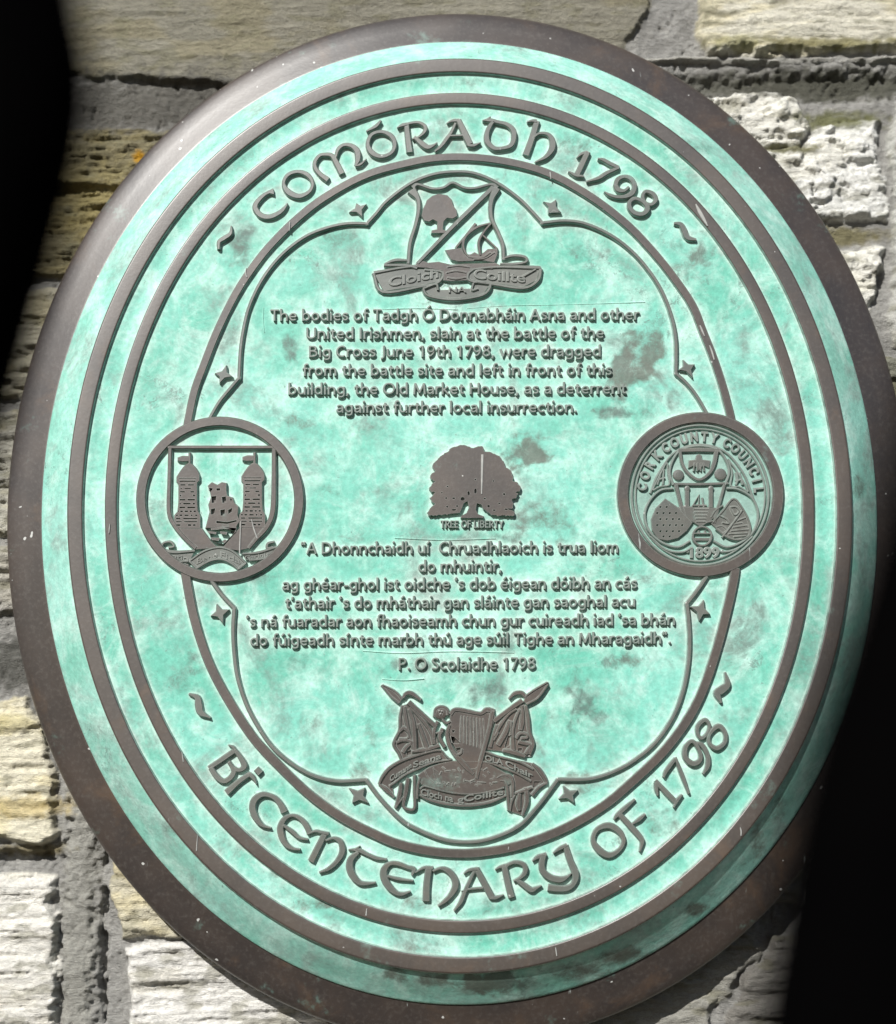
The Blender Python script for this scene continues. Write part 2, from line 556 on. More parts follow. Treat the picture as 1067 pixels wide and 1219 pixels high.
def bronze_material(name, weather=0.0, base=(0.042, 0.0355, 0.032), flanks=True):
    k = NT(name)
    co = k.coord()
    a = k.noise(14, 4, 0.6, co)
    b = k.noise(330, 3, 0.7, co)
    c = k.mix(k.ramp(a, 0.35, 0.7), base, (base[0] * 1.35, base[1] * 1.2, base[2] * 1.05))
    c = k.mix(k.ramp(b, 0.45, 0.78, 0, 0.35), c, (0.11, 0.10, 0.09))
    c = k.mix(k.ramp(k.noise(21, 5, 0.65, co, 0.5), 0.55, 0.75, 0, 0.5), c, (0.10, 0.062, 0.038))
    if weather:
        c = k.mix(k.ramp(k.noise(45, 5, 0.7, co), 0.3, 0.7, weather * 0.7, weather), c, (0.20, 0.27, 0.24))
    # pale lime streaks and droppings
    st = k.ramp(k.noise(60, 3, 0.55, k.coord(3.2, 1, 0.55)), 0.715, 0.77, 0, 0.75)
    c = k.mix(st, c, (0.46, 0.52, 0.50))
    dr = k.ramp(k.noise(210, 1, 0.4, co), 0.772, 0.80, 0, 0.7)
    c = k.mix(dr, c, (0.55, 0.56, 0.54))
    gr = k.math('MULTIPLY', k.ramp(k.noise(26, 5, 0.7, co), 0.60, 0.72), 0.35)
    c = k.mix(gr, c, (0.17, 0.30, 0.26))
    ge = k.n('ShaderNodeNewGeometry')
    fr = k.n('ShaderNodeVectorMath', operation='DOT_PRODUCT')
    fr.inputs[1].default_value = (0, -1, 0)
    k.l(ge.outputs['Normal'], fr.inputs[0])
    flank = k.math('MULTIPLY', k.ramp(fr.outputs['Value'], 0.80, 0.35), k.ramp(k.noise(120, 4, 0.7, co), 0.3, 0.6, 0.35, 0.9))
    if flanks:
        c = k.mix(flank, c, (0.30, 0.41, 0.365))
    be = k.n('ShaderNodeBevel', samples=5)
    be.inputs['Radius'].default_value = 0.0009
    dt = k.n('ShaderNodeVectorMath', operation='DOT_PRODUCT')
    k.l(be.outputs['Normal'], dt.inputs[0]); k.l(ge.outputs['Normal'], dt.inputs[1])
    lit_wear = k.math('MULTIPLY', k.ramp(dt.outputs['Value'], 0.985, 0.86), k.ramp(k.noise(90, 4, 0.7, co), 0.32, 0.62, 0.25, 0.8))
    c = k.mix(lit_wear, c, (0.25, 0.26, 0.24))  # edges paled for wear, with their lit highlights painted in as well
    k.l(c, k.b.inputs['Base Color'])
    k.b.inputs['Metallic'].default_value = 0.0
    k.b.inputs['Specular IOR Level'].default_value = 0.85
    k.b.inputs['IOR'].default_value = 1.5
    k.l(k.ramp(a, 0.3, 0.7, 0.36, 0.43), k.b.inputs['Roughness'])
    k.bump(k.math('ADD', b, k.math('MULTIPLY', a, 2.0)), 0.10, 0.0006)
    return k.m


M_PAT = patina_material('verdigris_field', use_attr=True)
M_RIM = patina_material('verdigris_rim', use_attr=True, paler=0.26)
M_GRV = patina_material('verdigris_groove', use_attr=True)
M_DISH = patina_material('grey_green_dish', dull=0.75, halo=False)
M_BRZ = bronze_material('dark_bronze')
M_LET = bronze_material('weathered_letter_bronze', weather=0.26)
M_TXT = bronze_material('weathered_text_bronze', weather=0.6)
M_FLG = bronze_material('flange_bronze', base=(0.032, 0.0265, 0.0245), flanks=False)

# ------------------------------------------------------------------ stone wall (one heightfield of rubble and mortar)
SW = -99.0                                  # depth of the stone faces behind the raised bronze
# outlines of the stones, in tracing pixels at the wall plane: points, forward offset, colour, roughness of bedding
ST = [
    ([(-260, -60), (60, -40), (560, -50), (792, -35), (778, 12), (742, 62), (690, 100), (520, 118), (250, 100), (100, 92), (-260, 88)], -4, (0.20, 0.19, 0.152), 0.4),
    ([(-240, 150), (100, 147), (150, 150), (420, 150), (430, 250), (420, 330), (-240, 330)], -5, (0.18, 0.16, 0.095), 1.35),
    ([(828, -30), (1000, -40), (1300, -40), (1300, 52), (1060, 60), (960, 62), (850, 62), (828, 40)], 6, (0.52, 0.50, 0.42), 0.7),
    ([(740, 124), (850, 112), (900, 104), (958, 110), (968, 150), (952, 172), (900, 178), (780, 176)], 7, (0.58, 0.57, 0.52), 1.6),
    ([(880, 176), (955, 172), (975, 150), (1050, 140), (1054, 200), (1058, 262), (960, 268), (880, 266)], -1, (0.60, 0.59, 0.55), 1.6),
    ([(930, 294), (1052, 288), (1048, 345), (1040, 400), (960, 400)], 1, (0.58, 0.57, 0.52), 1.8),
    ([(1064, 120), (1300, 110), (1300, 420), (1066, 410), (1058, 300)], 5, (0.40, 0.40, 0.37), 0.6),
    ([(1040, 420), (1300, 430), (1300, 640), (980, 640), (980, 420)], 0, (0.20, 0.20, 0.16), 1.2),
    ([(-260, 344), (210, 340), (180, 470), (-260, 475)], 2, (0.38, 0.36, 0.28), 1.2),
    ([(-260, 486), (100, 484), (70, 590), (60, 640), (-260, 640)], 0, (0.36, 0.35, 0.30), 1.2),
    ([(-260, 652), (80, 648), (80, 730), (-260, 735)], -2, (0.30, 0.29, 0.26), 1.3),
    ([(-260, 838), (30, 834), (62, 860), (68, 920), (70, 990), (40, 1004), (-260, 1006)], 5, (0.56, 0.53, 0.42), 0.8),
    ([(-260, 1036), (40, 1034), (66, 1040), (72, 1120), (70, 1300), (-260, 1300)], 5, (0.60, 0.585, 0.54), 0.9),
    ([(128, 900), (220, 960), (300, 1060), (300, 1112), (200, 1116), (142, 1120), (122, 1060)], 2, (0.48, 0.45, 0.35), 0.8),
    ([(146, 1124), (300, 1116), (640, 1120), (690, 1180), (660, 1310), (146, 1310)], 3, (0.58, 0.57, 0.54), 1.0),
    ([(660, 1110), (760, 1110), (900, 1100), (905, 1140), (850, 1210), (800, 1310), (668, 1310), (700, 1180)], 0, (0.24, 0.235, 0.21), 0.9),  # colour lowered to paint in the shade at lower right
    ([(918, 1110), (1050, 1120), (1060, 1310), (820, 1310), (866, 1210)], 5, (0.22, 0.21, 0.19), 0.9),  # lower right shade is in this dark colour too
    ([(800, 700), (1300, 690), (1300, 900), (800, 900)], 0, (0.36, 0.35, 0.30), 1.0),
    ([(800, 914), (1300, 914), (1300, 1090), (1060, 1110), (930, 1080), (800, 1080)], 0, (0.46, 0.44, 0.38), 1.0),
    ([(1070, 1126), (1300, 1110), (1300, 1310), (1072, 1310)], 0, (0.5, 0.48, 0.42), 1.0),
]
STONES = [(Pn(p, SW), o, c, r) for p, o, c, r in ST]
# the wall beyond the picture: coursed rubble
row_v = None
u_lo, u_hi, v_lo, v_hi = -800, 790, -790, 760
rnd = random.Random(11)
v = -2300.0
while v < 2000:
    h = rnd.uniform(95, 190)
    u = -2600.0 + rnd.uniform(0, 200)
    while u < 2600:
        wd = rnd.uniform(180, 480)
        a, b, c_, d = u + 12, u + wd - 12, v + 9, v + h - 9
        if not (a < u_hi and b > u_lo and c_ < v_hi and d > v_lo):
            g = rnd.uniform(0.34, 0.58)
            STONES.append((np.array([(a, c_), (b, c_ + rnd.uniform(-6, 6)), (b, d), (a, d + rnd.uniform(-6, 6))]), rnd.uniform(-3, 6),
                           (g, g * 0.96, g * rnd.uniform(0.62, 0.92)), rnd.uniform(0.7, 1.5)))
        u += wd
    v += h


def seg_sdf(pu, pv, poly):
    d = np.full(pu.shape, 1e9); inside = np.zeros(pu.shape, bool)
    n = len(poly)
    for i in range(n):
        a = poly[i]; b = poly[(i + 1) % n]
        e = b - a
        wx = pu - a[0]; wy = pv - a[1]
        t = np.clip((wx * e[0] + wy * e[1]) / (e @ e), 0, 1)
        d = np.minimum(d, (wx - e[0] * t) ** 2 + (wy - e[1] * t) ** 2)
        cnd = ((a[1] <= pv) & (b[1] > pv)) | ((b[1] <= pv) & (a[1] > pv))
        xs = a[0] + (pv - a[1]) / (e[1] if abs(e[1]) > 1e-9 else 1e-9) * e[0]
        inside ^= cnd & (pu < xs)
    d = np.sqrt(d)
    return np.where(inside, d, -d)


def wall_height(uu, vv):
    wu = uu + 15 * (fbm(uu / 38, vv / 34, 5, 1, 0.6) - 0.5) * 2
    wv = vv + 12 * (fbm(uu / 60, vv / 26, 5, 2, 0.6) - 0.5) * 2
    lump = fbm(uu / 60, vv / 40, 4, 5)
    fine = fbm(uu / 7.0, vv / 7.0, 3, 9)
    m_h = SW - 13 + 6 * (lump - 0.5) * 2 + 2.2 * (fine - 0.5) * 2
    pit = sstep(0.70, 0.8, fbm(uu / 11, vv / 16, 3, 31))
    m_h = m_h - 3.5 * pit
    H = m_h.copy()
    C = np.zeros(uu.shape + (3,))
    g = 0.31 + 0.09 * (fbm(uu / 25, vv / 25, 4, 12) - 0.5) * 2
    C[..., 0] = g; C[..., 1] = g * 0.985; C[..., 2] = g * 0.93
    strata0 = fbm(uu / 85 + 0.15 * vv / 60, vv / 7.0, 5, 14, 0.6)
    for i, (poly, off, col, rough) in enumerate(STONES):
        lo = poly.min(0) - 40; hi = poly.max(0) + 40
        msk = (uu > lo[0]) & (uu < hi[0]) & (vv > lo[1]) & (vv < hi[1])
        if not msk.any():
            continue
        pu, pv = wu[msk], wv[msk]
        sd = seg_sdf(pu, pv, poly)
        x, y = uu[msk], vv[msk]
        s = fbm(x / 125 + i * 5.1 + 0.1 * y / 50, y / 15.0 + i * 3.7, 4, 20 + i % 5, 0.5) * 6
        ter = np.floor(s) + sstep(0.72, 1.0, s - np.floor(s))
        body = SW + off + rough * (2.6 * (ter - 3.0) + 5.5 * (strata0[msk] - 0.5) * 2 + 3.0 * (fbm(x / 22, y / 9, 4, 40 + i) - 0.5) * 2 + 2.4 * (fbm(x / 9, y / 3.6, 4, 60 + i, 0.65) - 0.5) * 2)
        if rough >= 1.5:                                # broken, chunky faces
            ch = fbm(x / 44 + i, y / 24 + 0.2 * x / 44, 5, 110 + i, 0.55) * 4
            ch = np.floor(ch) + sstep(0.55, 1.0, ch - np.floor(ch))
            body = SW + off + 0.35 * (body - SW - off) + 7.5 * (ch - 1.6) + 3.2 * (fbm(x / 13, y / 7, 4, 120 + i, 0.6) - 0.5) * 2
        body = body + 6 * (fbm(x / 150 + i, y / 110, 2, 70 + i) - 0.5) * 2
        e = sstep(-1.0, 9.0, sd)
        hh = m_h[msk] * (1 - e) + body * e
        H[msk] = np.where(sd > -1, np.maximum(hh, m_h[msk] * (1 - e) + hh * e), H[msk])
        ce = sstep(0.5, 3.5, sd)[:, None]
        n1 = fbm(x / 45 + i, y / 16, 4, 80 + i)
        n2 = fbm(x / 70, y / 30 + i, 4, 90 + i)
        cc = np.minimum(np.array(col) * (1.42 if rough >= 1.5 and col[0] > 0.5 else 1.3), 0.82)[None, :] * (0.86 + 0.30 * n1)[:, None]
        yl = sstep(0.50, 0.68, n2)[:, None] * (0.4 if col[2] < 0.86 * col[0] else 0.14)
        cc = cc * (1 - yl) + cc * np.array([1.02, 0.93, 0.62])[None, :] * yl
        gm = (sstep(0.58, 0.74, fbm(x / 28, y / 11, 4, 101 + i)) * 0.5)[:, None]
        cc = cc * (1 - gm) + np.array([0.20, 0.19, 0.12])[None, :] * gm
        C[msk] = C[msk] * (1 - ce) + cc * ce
    return H, C


def spot(uu, vv, px, py, rx, ry, seed):
    c = P(px, py, SW)
    d = np.sqrt(((uu - c[0]) / rx) ** 2 + ((vv - c[1]) / ry) ** 2)
    return sstep(1.25, 0.45, d + 0.9 * (fbm(uu / 9, vv / 7, 3, seed) - 0.5))


def wall_color_extra(uu, vv, C):
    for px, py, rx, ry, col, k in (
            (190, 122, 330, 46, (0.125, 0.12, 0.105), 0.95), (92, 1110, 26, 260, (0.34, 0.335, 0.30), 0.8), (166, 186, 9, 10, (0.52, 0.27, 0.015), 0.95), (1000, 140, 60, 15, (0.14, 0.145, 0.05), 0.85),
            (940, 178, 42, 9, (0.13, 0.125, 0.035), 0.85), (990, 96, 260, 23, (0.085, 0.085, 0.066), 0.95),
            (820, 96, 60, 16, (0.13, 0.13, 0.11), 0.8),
            (990, 52, 110, 9, (0.20, 0.18, 0.06), 0.8), (1000, 278, 70, 14, (0.19, 0.17, 0.08), 0.85),
            (880, 52, 40, 10, (0.33, 0.31, 0.12), 0.6), (130, 250, 60, 70, (0.30, 0.25, 0.10), 0.5),
            (35, 1012, 50, 10, (0.20, 0.16, 0.06), 0.7), (30, 960, 60, 16, (0.55, 0.42, 0.14), 0.6), (15, 860, 40, 14, (0.60, 0.52, 0.22), 0.5),
            (10, 790, 40, 40, (0.07, 0.07, 0.06), 0.8), (165, 1010, 30, 30, (0.42, 0.30, 0.10), 0.5)):
        f = (spot(uu, vv, px, py, rx, ry, int(px)) * k)[..., None]
        C[:] = C * (1 - f) + np.array(col) * f
    return C


def grid_mesh(us, vs, cut=None):
    uu, vv = np.meshgrid(us, vs)
    H, C = wall_height(uu, vv)
    # the mortar ledge right of the plaque top, and the deep joint under it
    a = P(760, 70, SW)[1]; b0 = P(960, 96, SW)
    led = 0.75 * sstep(4.5, 1.0, np.abs(vv - a + 7 * (fbm(uu / 45, vv / 45, 3, 7) - .5))) * sstep(0.2, 0.5, fbm(uu / 30, vv / 12, 3, 17)) * sstep(P(745, 70, SW)[0], P(775, 70, SW)[0], uu) * sstep(830, 800, uu)
    H = H * (1 - led) + (SW + 2) * led
    C = C * (1 - led[..., None]) + np.array([0.50, 0.49, 0.44]) * led[..., None]
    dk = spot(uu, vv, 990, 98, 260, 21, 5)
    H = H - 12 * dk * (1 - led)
    # open cleft in the lower left stone, ragged vertical mortar with holes
    cl = spot(uu, vv, 10, 1022, 62, 9, 9)
    H = H - 22 * cl
    cr = spot(uu, vv, 122, 1130, 5, 130, 19) * sstep(0.35, 0.6, fbm(uu / 9, vv / 26, 3, 77))
    H = H - 16 * cr
    mo = spot(uu, vv, 92, 1110, 22, 260, 23)
    H = H + 11 * mo * (1 - cr)
    C = wall_color_extra(uu, vv, C)
    n, m = uu.shape
    V = np.stack([uu.ravel() * U, -H.ravel() * U, vv.ravel() * U], 1)
    idx = np.arange(n * m).reshape(n, m)
    q = np.stack([idx[:-1, :-1], idx[:-1, 1:], idx[1:, 1:], idx[1:, :-1]], -1).reshape(-1, 4)
    if cut:
        cu = uu[:-1, :-1].ravel(); cv = vv[:-1, :-1].ravel(); s = us[1] - us[0]
        keep = ~((cu >= cut[0] - 1e-6) & (cu + s <= cut[1] + 1e-6) & (cv >= cut[2] - 1e-6) & (cv + s <= cut[3] + 1e-6))
        q = q[keep]
    return V, q, C.reshape(-1, 3)


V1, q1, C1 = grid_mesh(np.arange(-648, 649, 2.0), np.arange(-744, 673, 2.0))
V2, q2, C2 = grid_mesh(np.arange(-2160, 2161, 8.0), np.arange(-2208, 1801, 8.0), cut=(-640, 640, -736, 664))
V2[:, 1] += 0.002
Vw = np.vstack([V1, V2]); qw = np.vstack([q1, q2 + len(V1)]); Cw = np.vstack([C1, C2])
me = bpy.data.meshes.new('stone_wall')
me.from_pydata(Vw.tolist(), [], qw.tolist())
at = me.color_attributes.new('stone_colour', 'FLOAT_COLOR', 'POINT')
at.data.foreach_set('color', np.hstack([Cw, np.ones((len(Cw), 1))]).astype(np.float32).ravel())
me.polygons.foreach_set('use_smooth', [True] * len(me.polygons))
wall = bpy.data.objects.new('stone_wall', me)
wall.location = (0, 0, Z0)
COL.objects.link(wall)
wall['label'] = 'rough wall of pale layered stone and grey mortar behind the plaque'
wall['category'] = 'wall'
k = NT('rubble_stone')
va = k.n('ShaderNodeVertexColor', layer_name='stone_colour')
co = k.coord(1, 1, 2.2)
f1 = k.noise(180, 5, 0.72, co)
f2 = k.noise(700, 3, 0.7, co)
hs = k.n('ShaderNodeHueSaturation')
k.l(va.outputs['Color'], hs.inputs['Color'])
k.l(k.math('MULTIPLY', k.ramp(f1, 0.3, 0.7, 0.82, 1.12), k.ramp(f2, 0.3, 0.7, 0.9, 1.08)), hs.inputs['Value'])
k.l(hs.outputs[0], k.b.inputs['Base Color'])
k.b.inputs['Roughness'].default_value = 0.9
k.b.inputs['Specular IOR Level'].default_value = 0.25
k.bump(k.math('ADD', f1, k.math('MULTIPLY', f2, 0.6)), 1.0, 0.0034)
me.materials.append(k.m)

# ------------------------------------------------------------------ the plaque
plaque = bpy.data.objects.new('commemorative_plaque', None)
plaque.location = world(0, 0, SW)
plaque.empty_display_size = 0.1
COL.objects.link(plaque)
plaque['label'] = 'oval bronze memorial plaque with turquoise verdigris, raised lettering and crests'
plaque['category'] = 'plaque'

A0, B0 = 467.0, 550.57
K4 = 1.1


def oval(off, th):
    A, B = A0 + off, B0 + off
    c, s = np.cos(th), np.sin(th)
    e = 1 - K4 * np.cos(4 * th) / np.hypot(A * c, B * s)
    return A * c * e, B * s * e


STAINS = [(745, 440, 26, 42, .95), (775, 420, 16, 32, .9), (738, 492, 30, 9, .8), (345, 420, 11, 20, .8), (352, 502, 22, 9, .55), (622, 535, 32, 24, .9),
          (655, 620, 34, 30, .6), (600, 560, 30, 20, .35), (385, 585, 20, 14, .5), (400, 282, 28, 13, .55), (290, 285, 18, 24, .7), (285, 310, 15, 16, .5),
          (702, 300, 22, 12, .45), (835, 300, 26, 24, .75), (815, 320, 20, 20, .5), (500, 792, 44, 12, .6), (690, 835, 16, 34, .85), (708, 855, 14, 20, .6),
          (442, 872, 10, 22, .55), (368, 858, 14, 12, .5), (225, 800, 22, 20, .65), (182, 602, 14, 20, .5), (742, 785, 26, 12, .8), (330, 572, 14, 26, .4),
          (580, 825, 40, 16, .6), (310, 690, 22, 16, .55), (470, 855, 20, 18, .45), (690, 930, 20, 14, .55), (790, 980, 20, 22, .6), (770, 960, 18, 20, .4),
          (560, 215, 60, 6, .4), (690, 175, 30, 14, .6), (640, 480, 30, 10, .35), (355, 790, 26, 14, .45), (430, 920, 14, 12, .5), (660, 750, 40, 20, .3),
          (540, 560, 120, 16, .25), (420, 640, 40, 10, .4), (600, 640, 60, 8, .5), (265, 360, 14, 20, .3), (305, 900, 20, 12, .35), (855, 700, 14, 30, .35),
          (500, 1075, 30, 10, .5), (590, 1080, 26, 12, .5), (240, 245, 14, 24, .4), (320, 960, 12, 20, .35)]
STAINS_RIM = [(585, 1172, 40, 16, 1), (545, 1172, 22, 10, .7), (505, 1168, 30, 10, .9), (470, 1160, 26, 10, .8), (620, 1176, 40, 12, .8), (745, 1140, 34, 14, .8), (830, 1085, 30, 12, .8),
              (700, 1158, 50, 14, .7), (905, 1000, 18, 30, .6), (205, 990, 18, 16, .6), (930, 960, 20, 30, .5), (1025, 580, 10, 16, .6), (860, 222, 16, 10, .3), (820, 170, 40, 12, .45),
              (560, 98, 30, 7, .45), (300, 186, 22, 8, .4), (400, 1075, 70, 9, .6), (345, 1040, 30, 10, .7), (720, 1100, 30, 8, .4), (660, 1195, 60, 8, .5), (875, 930, 8, 30, .3), (490, 1130, 30, 8, .4)]


def stain_value(uu, vv, lst, w):
    s = np.zeros(uu.shape)
    for px, py, rx, ry, kk in lst:
        c = P(px, py, w)
        d = np.sqrt(((uu - c[0]) / rx) ** 2 + ((vv - c[1]) / ry) ** 2)
        s = np.maximum(s, kk * sstep(1.45, 0.3, d + 0.8 * (fbm(uu / 16, vv / 16, 3, int(px) % 50) - 0.5) * 2))
    return s


def loft(name, prof, mat, n=480, stains=None, undulate=0.0, centre=False, smooth=True, label=None):
    """sweep an (offset, depth) profile round the oval"""
    th = np.linspace(0, 2 * np.pi, n, endpoint=False)
    V = []
    for off, w in prof:
        u, v = oval(off, th)
        ww = np.full(n, float(w))
        if undulate:
            ww = ww + undulate * (fbm(u / 38 + 9, v / 38 + 3, 3, 4) - 0.5) * 2
        V.append(np.stack([u, v, ww], 1))
    V = np.vstack(V)
    L = len(prof)
    Fc = []
    for l in range(L - 1):
        a = l * n + np.arange(n); b = l * n + (np.arange(n) + 1) % n
        Fc += np.stack([a, b, b + n, a + n], 1).tolist()
    if centre:
        V = np.vstack([V, [[0, 0, prof[0][1]]]])
        c = len(V) - 1
        Fc += [[c, i, (i + 1) % n] for i in range(n)]
    W = np.stack([V[:, 0] * U, -V[:, 2] * U, V[:, 1] * U], 1)
    W[:, 1] += SW * U
    me = bpy.data.meshes.new(name)
    me.from_pydata(W.tolist(), [], Fc)
    import bmesh
    bm = bmesh.new(); bm.from_mesh(me)
    bmesh.ops.recalc_face_normals(bm, faces=bm.faces)
    bm.faces.ensure_lookup_table()
    # outward = towards the viewer
    if sum(f.normal.y * f.calc_area() for f in bm.faces) > 0:
        bmesh.ops.reverse_faces(bm, faces=bm.faces)
    bm.to_mesh(me); bm.free()
    if smooth:
        me.polygons.foreach_set('use_smooth', [True] * len(me.polygons))
    if stains is not None:
        s = stain_value(V[:, 0], V[:, 1], stains, prof[0][1])
        at = me.attributes.new('stain', 'FLOAT', 'POINT')
        at.data.foreach_set('value', s.astype(np.float32))
    me.materials.append(mat)
    ob = bpy.data.objects.new(name, me)
    COL.objects.link(ob)
    ob.parent = plaque
    if label:
        ob['label'] = label
    return ob


OA_I, OB_O, OB_I, OV, OF = -18.17, -44.33, -59.08, 40.2, 87.7
# raised bands with softened arrises
loft('raised_band', [(1.4, -9), (0.6, -2.2), (0.3, -1.5), (-0.4, -0.5), (-1.3, -0.08), (-1.9, 0), (-2.6, 0.02), (-9, 0.1), (-15.8, 0.02), (-16.5, 0), (-17.1, -0.12), (-17.8, -0.6), (OA_I, -1.6), (OA_I - 0.2, -2.2), (OA_I - 1.1, FIELD - 1)], M_BRZ)
loft('raised_band', [(OB_O + 1.1, FIELD - 1), (OB_O + 0.2, -2.2), (OB_O, -1.6), (OB_O - 0.4, -0.6), (OB_O - 1.1, -0.1), (OB_O - 1.8, 0), (OB_O - 2.4, 0.02), (-52, 0.1), (OB_I + 2.4, 0.02), (OB_I + 1.8, 0), (OB_I + 1.1, -0.1), (OB_I + 0.4, -0.6), (OB_I, -1.6), (OB_I - 0.2, -2.2), (OB_I - 1.1, FIELD - 1)], M_BRZ)
# patinated groove between the bands
loft('groove', [(OA_I + 2, FIELD), (-22, FIELD + 0.2), (-26, FIELD - 0.6), (-31, FIELD - 0.9), (-36, FIELD - 0.6), (-40, FIELD + 0.2), (OB_O - 2, FIELD)], M_GRV, stains=STAINS_RIM)
# patinated rim that falls away to the flange
loft('rim', [(-4, -5), (0.4, -6.2), (3, -8), (8, -12), (14, -17.5), (20, -23.5), (27, -30.5), (33, -36.5), (37, -40), (OV - 0.6, -42.4), (OV + 0.4, -43.8), (OV + 0.2, -46.5)], M_RIM, stains=STAINS_RIM)
# dark mounting flange
loft('flange', [(OV - 12, -46.5), (OV + 0.3, -45.5), (OV + 3, -46.3), (OV + 12, -49.4), (OV + 24, -53), (OV + 36, -56.5), (OF - 5, -59.5), (OF - 2, -61.2), (OF - 0.4, -63.2), (OF + 0.4, -66), (OF + 0.8, -72), (OF + 0.4, -104), (OF - 6, -124)], M_FLG)
# recessed field
prof = [(OB_I + 2, FIELD)]
rr = np.linspace(0.994, 0.01, 96)
field_prof = []
for r in rr:
    field_prof.append(r)
th_n = 480


def field():
    th = np.linspace(0, 2 * np.pi, th_n, endpoint=False)
    u0, v0 = oval(OB_I + 3, th)
    V = []
    for r in np.linspace(1, 0.012, 110):
        u, v = u0 * r, v0 * r
        w = FIELD + 0.55 * (fbm(u / 46 + 9, v / 46 + 3, 3, 4) - 0.5) * 2 + 0.22 * (fbm(u / 9, v / 9, 3, 8) - 0.5) * 2
        V.append(np.stack([u, v, w], 1))
    V = np.vstack(V + [np.array([[0, 0, FIELD]])])
    c = len(V) - 1
    n = th_n
    Fc = []
    for l in range(109):
        a = l * n + np.arange(n); b = l * n + (np.arange(n) + 1) % n
        Fc += np.stack([a, b, b + n, a + n], 1).tolist()
    Fc += [[109 * n + i, 109 * n + (i + 1) % n, c] for i in range(n)]
    W = np.stack([V[:, 0] * U, -V[:, 2] * U + SW * U, V[:, 1] * U], 1)
    me = bpy.data.meshes.new('field')
    me.from_pydata(W.tolist(), [], Fc)
    me.polygons.foreach_set('use_smooth', [True] * len(me.polygons))
    at = me.attributes.new('stain', 'FLOAT', 'POINT')
    at.data.foreach_set('value', stain_value(V[:, 0], V[:, 1], STAINS, FIELD).astype(np.float32))
    me.materials.append(M_PAT)
    ob = bpy.data.objects.new('field', me)
    COL.objects.link(ob)
    ob.parent = plaque


field()


def pivot(name, px, py, label=None):
    e = bpy.data.objects.new(name, None)
    u, v = P(px, py, 0)
    e.location = Vector(world(u, v, FIELD)) - plaque.location
    e.empty_display_size = 0.02
    COL.objects.link(e)
    e.parent = plaque
    if label:
        e['label'] = label
    return e


# ------------------------------------------------------------------ inner oval band, cusped border, stars and tildes
def joinw(segs):
    return segs


m = MB()
up = [(222, 512), (223.2, 504), (231.5, 465), (243.5, 432), (257, 397.5), (275, 360), (292.2, 330.7), (319.2, 294.7), (355.2, 258.7), (391.2, 231.7), (438.4, 207), (493.7, 192), (527.5, 187.2),
      (561.2, 187), (593.7, 190.4), (627.5, 197.4), (655.6, 207), (680.5, 219.5), (714.2, 241), (748, 268), (775, 296), (799.7, 326.2), (824.4, 362.2), (837, 393), (849.5, 424.5), (860, 456), (868.5, 487.5), (872, 504)]
m.ridge([(x, y, 9.2) for x, y in up], n=6)
m.build('inner_band', M_BRZ, plaque)
m = MB()
lo = [(219.5, 672), (221, 684), (228.5, 724.5), (239, 762), (252.5, 797), (273.6, 836), (302.8, 880), (337, 916.5), (371, 948), (410, 975), (454, 997), (480, 1006.5), (513.7, 1013.6), (547.5, 1016.2),
      (581, 1014), (620, 1006), (668.7, 988), (717.5, 960.3), (754, 930), (790.6, 894.5), (819.8, 855.5), (839, 817), (855.5, 767), (867.5, 720), (874, 690), (876, 676)]
m.ridge([(x, y, 10.8) for x, y in lo], n=6)
m.build('inner_band', M_BRZ, plaque)

bw = 4.2
c1, c2, c3, c4, c5, c6, c7, c8 = (437, 266), (645.8, 265), (284.7, 450), (805.2, 444.7), (279, 724), (818, 718.5), (436, 928.5), (664.5, 927.8)
arcs = [
    [c1, (448, 254), (460.5, 239.4), (487.5, 219), (514.5, 207.7), (541.5, 204.2), (566.2, 206.3), (593.2, 218), (618, 236), (634, 252), c2],
    [c1, (413.7, 266), (391.2, 270.5), (366.4, 280), (344, 295.5), (326, 313.5), (310.2, 336), (297.5, 363), (291, 387), (286.5, 416), c3],
    [c3, (274, 462.5), (261, 478.5), (249, 499)],
    [c2, (673.7, 262.6), (698.5, 266.5), (727.7, 280), (752.5, 299), (772.7, 322), (788.5, 347), (799.7, 376), (805, 405), c4],
    [c4, (817.5, 456), (829.5, 471), (843, 494)],
    [(249.5, 688), (264, 708), c5],
    [c5, (277.6, 750), (279, 777), (283, 806), (293.5, 838.5), (308, 866), (325, 890), (347, 909), (371, 922.6), (400.3, 930), c7],
    [c7, (453.4, 951.7), (477.5, 976), (500, 989), (529.5, 1000), (557, 1002.6), (584.6, 998.5), (618, 983.5), (642, 957.9), c8],
    [c8, (700.4, 927.6), (729.7, 919.3), (756.5, 904.6), (780.8, 884), (800.3, 856), (812.5, 826.5), (819.5, 794), (821.5, 762), (820, 735), c6],
    [c6, (830, 703.5), (842, 686)],
]
for half in (lambda y: y < 600, lambda y: y >= 600):
    m = MB()
    for a in arcs:
        if half(a[0][1]):
            m.ridge([(x, y, bw if y < 600 else 4.8) for x, y in a], n=5, bev=1.2)
    for c in (c1, c2, c3, c4, c5, c6, c7, c8):
        if half(c[1]):
            m.dome(c[0], c[1], 2.5)
    m.build('cusped_border', M_LET, plaque)

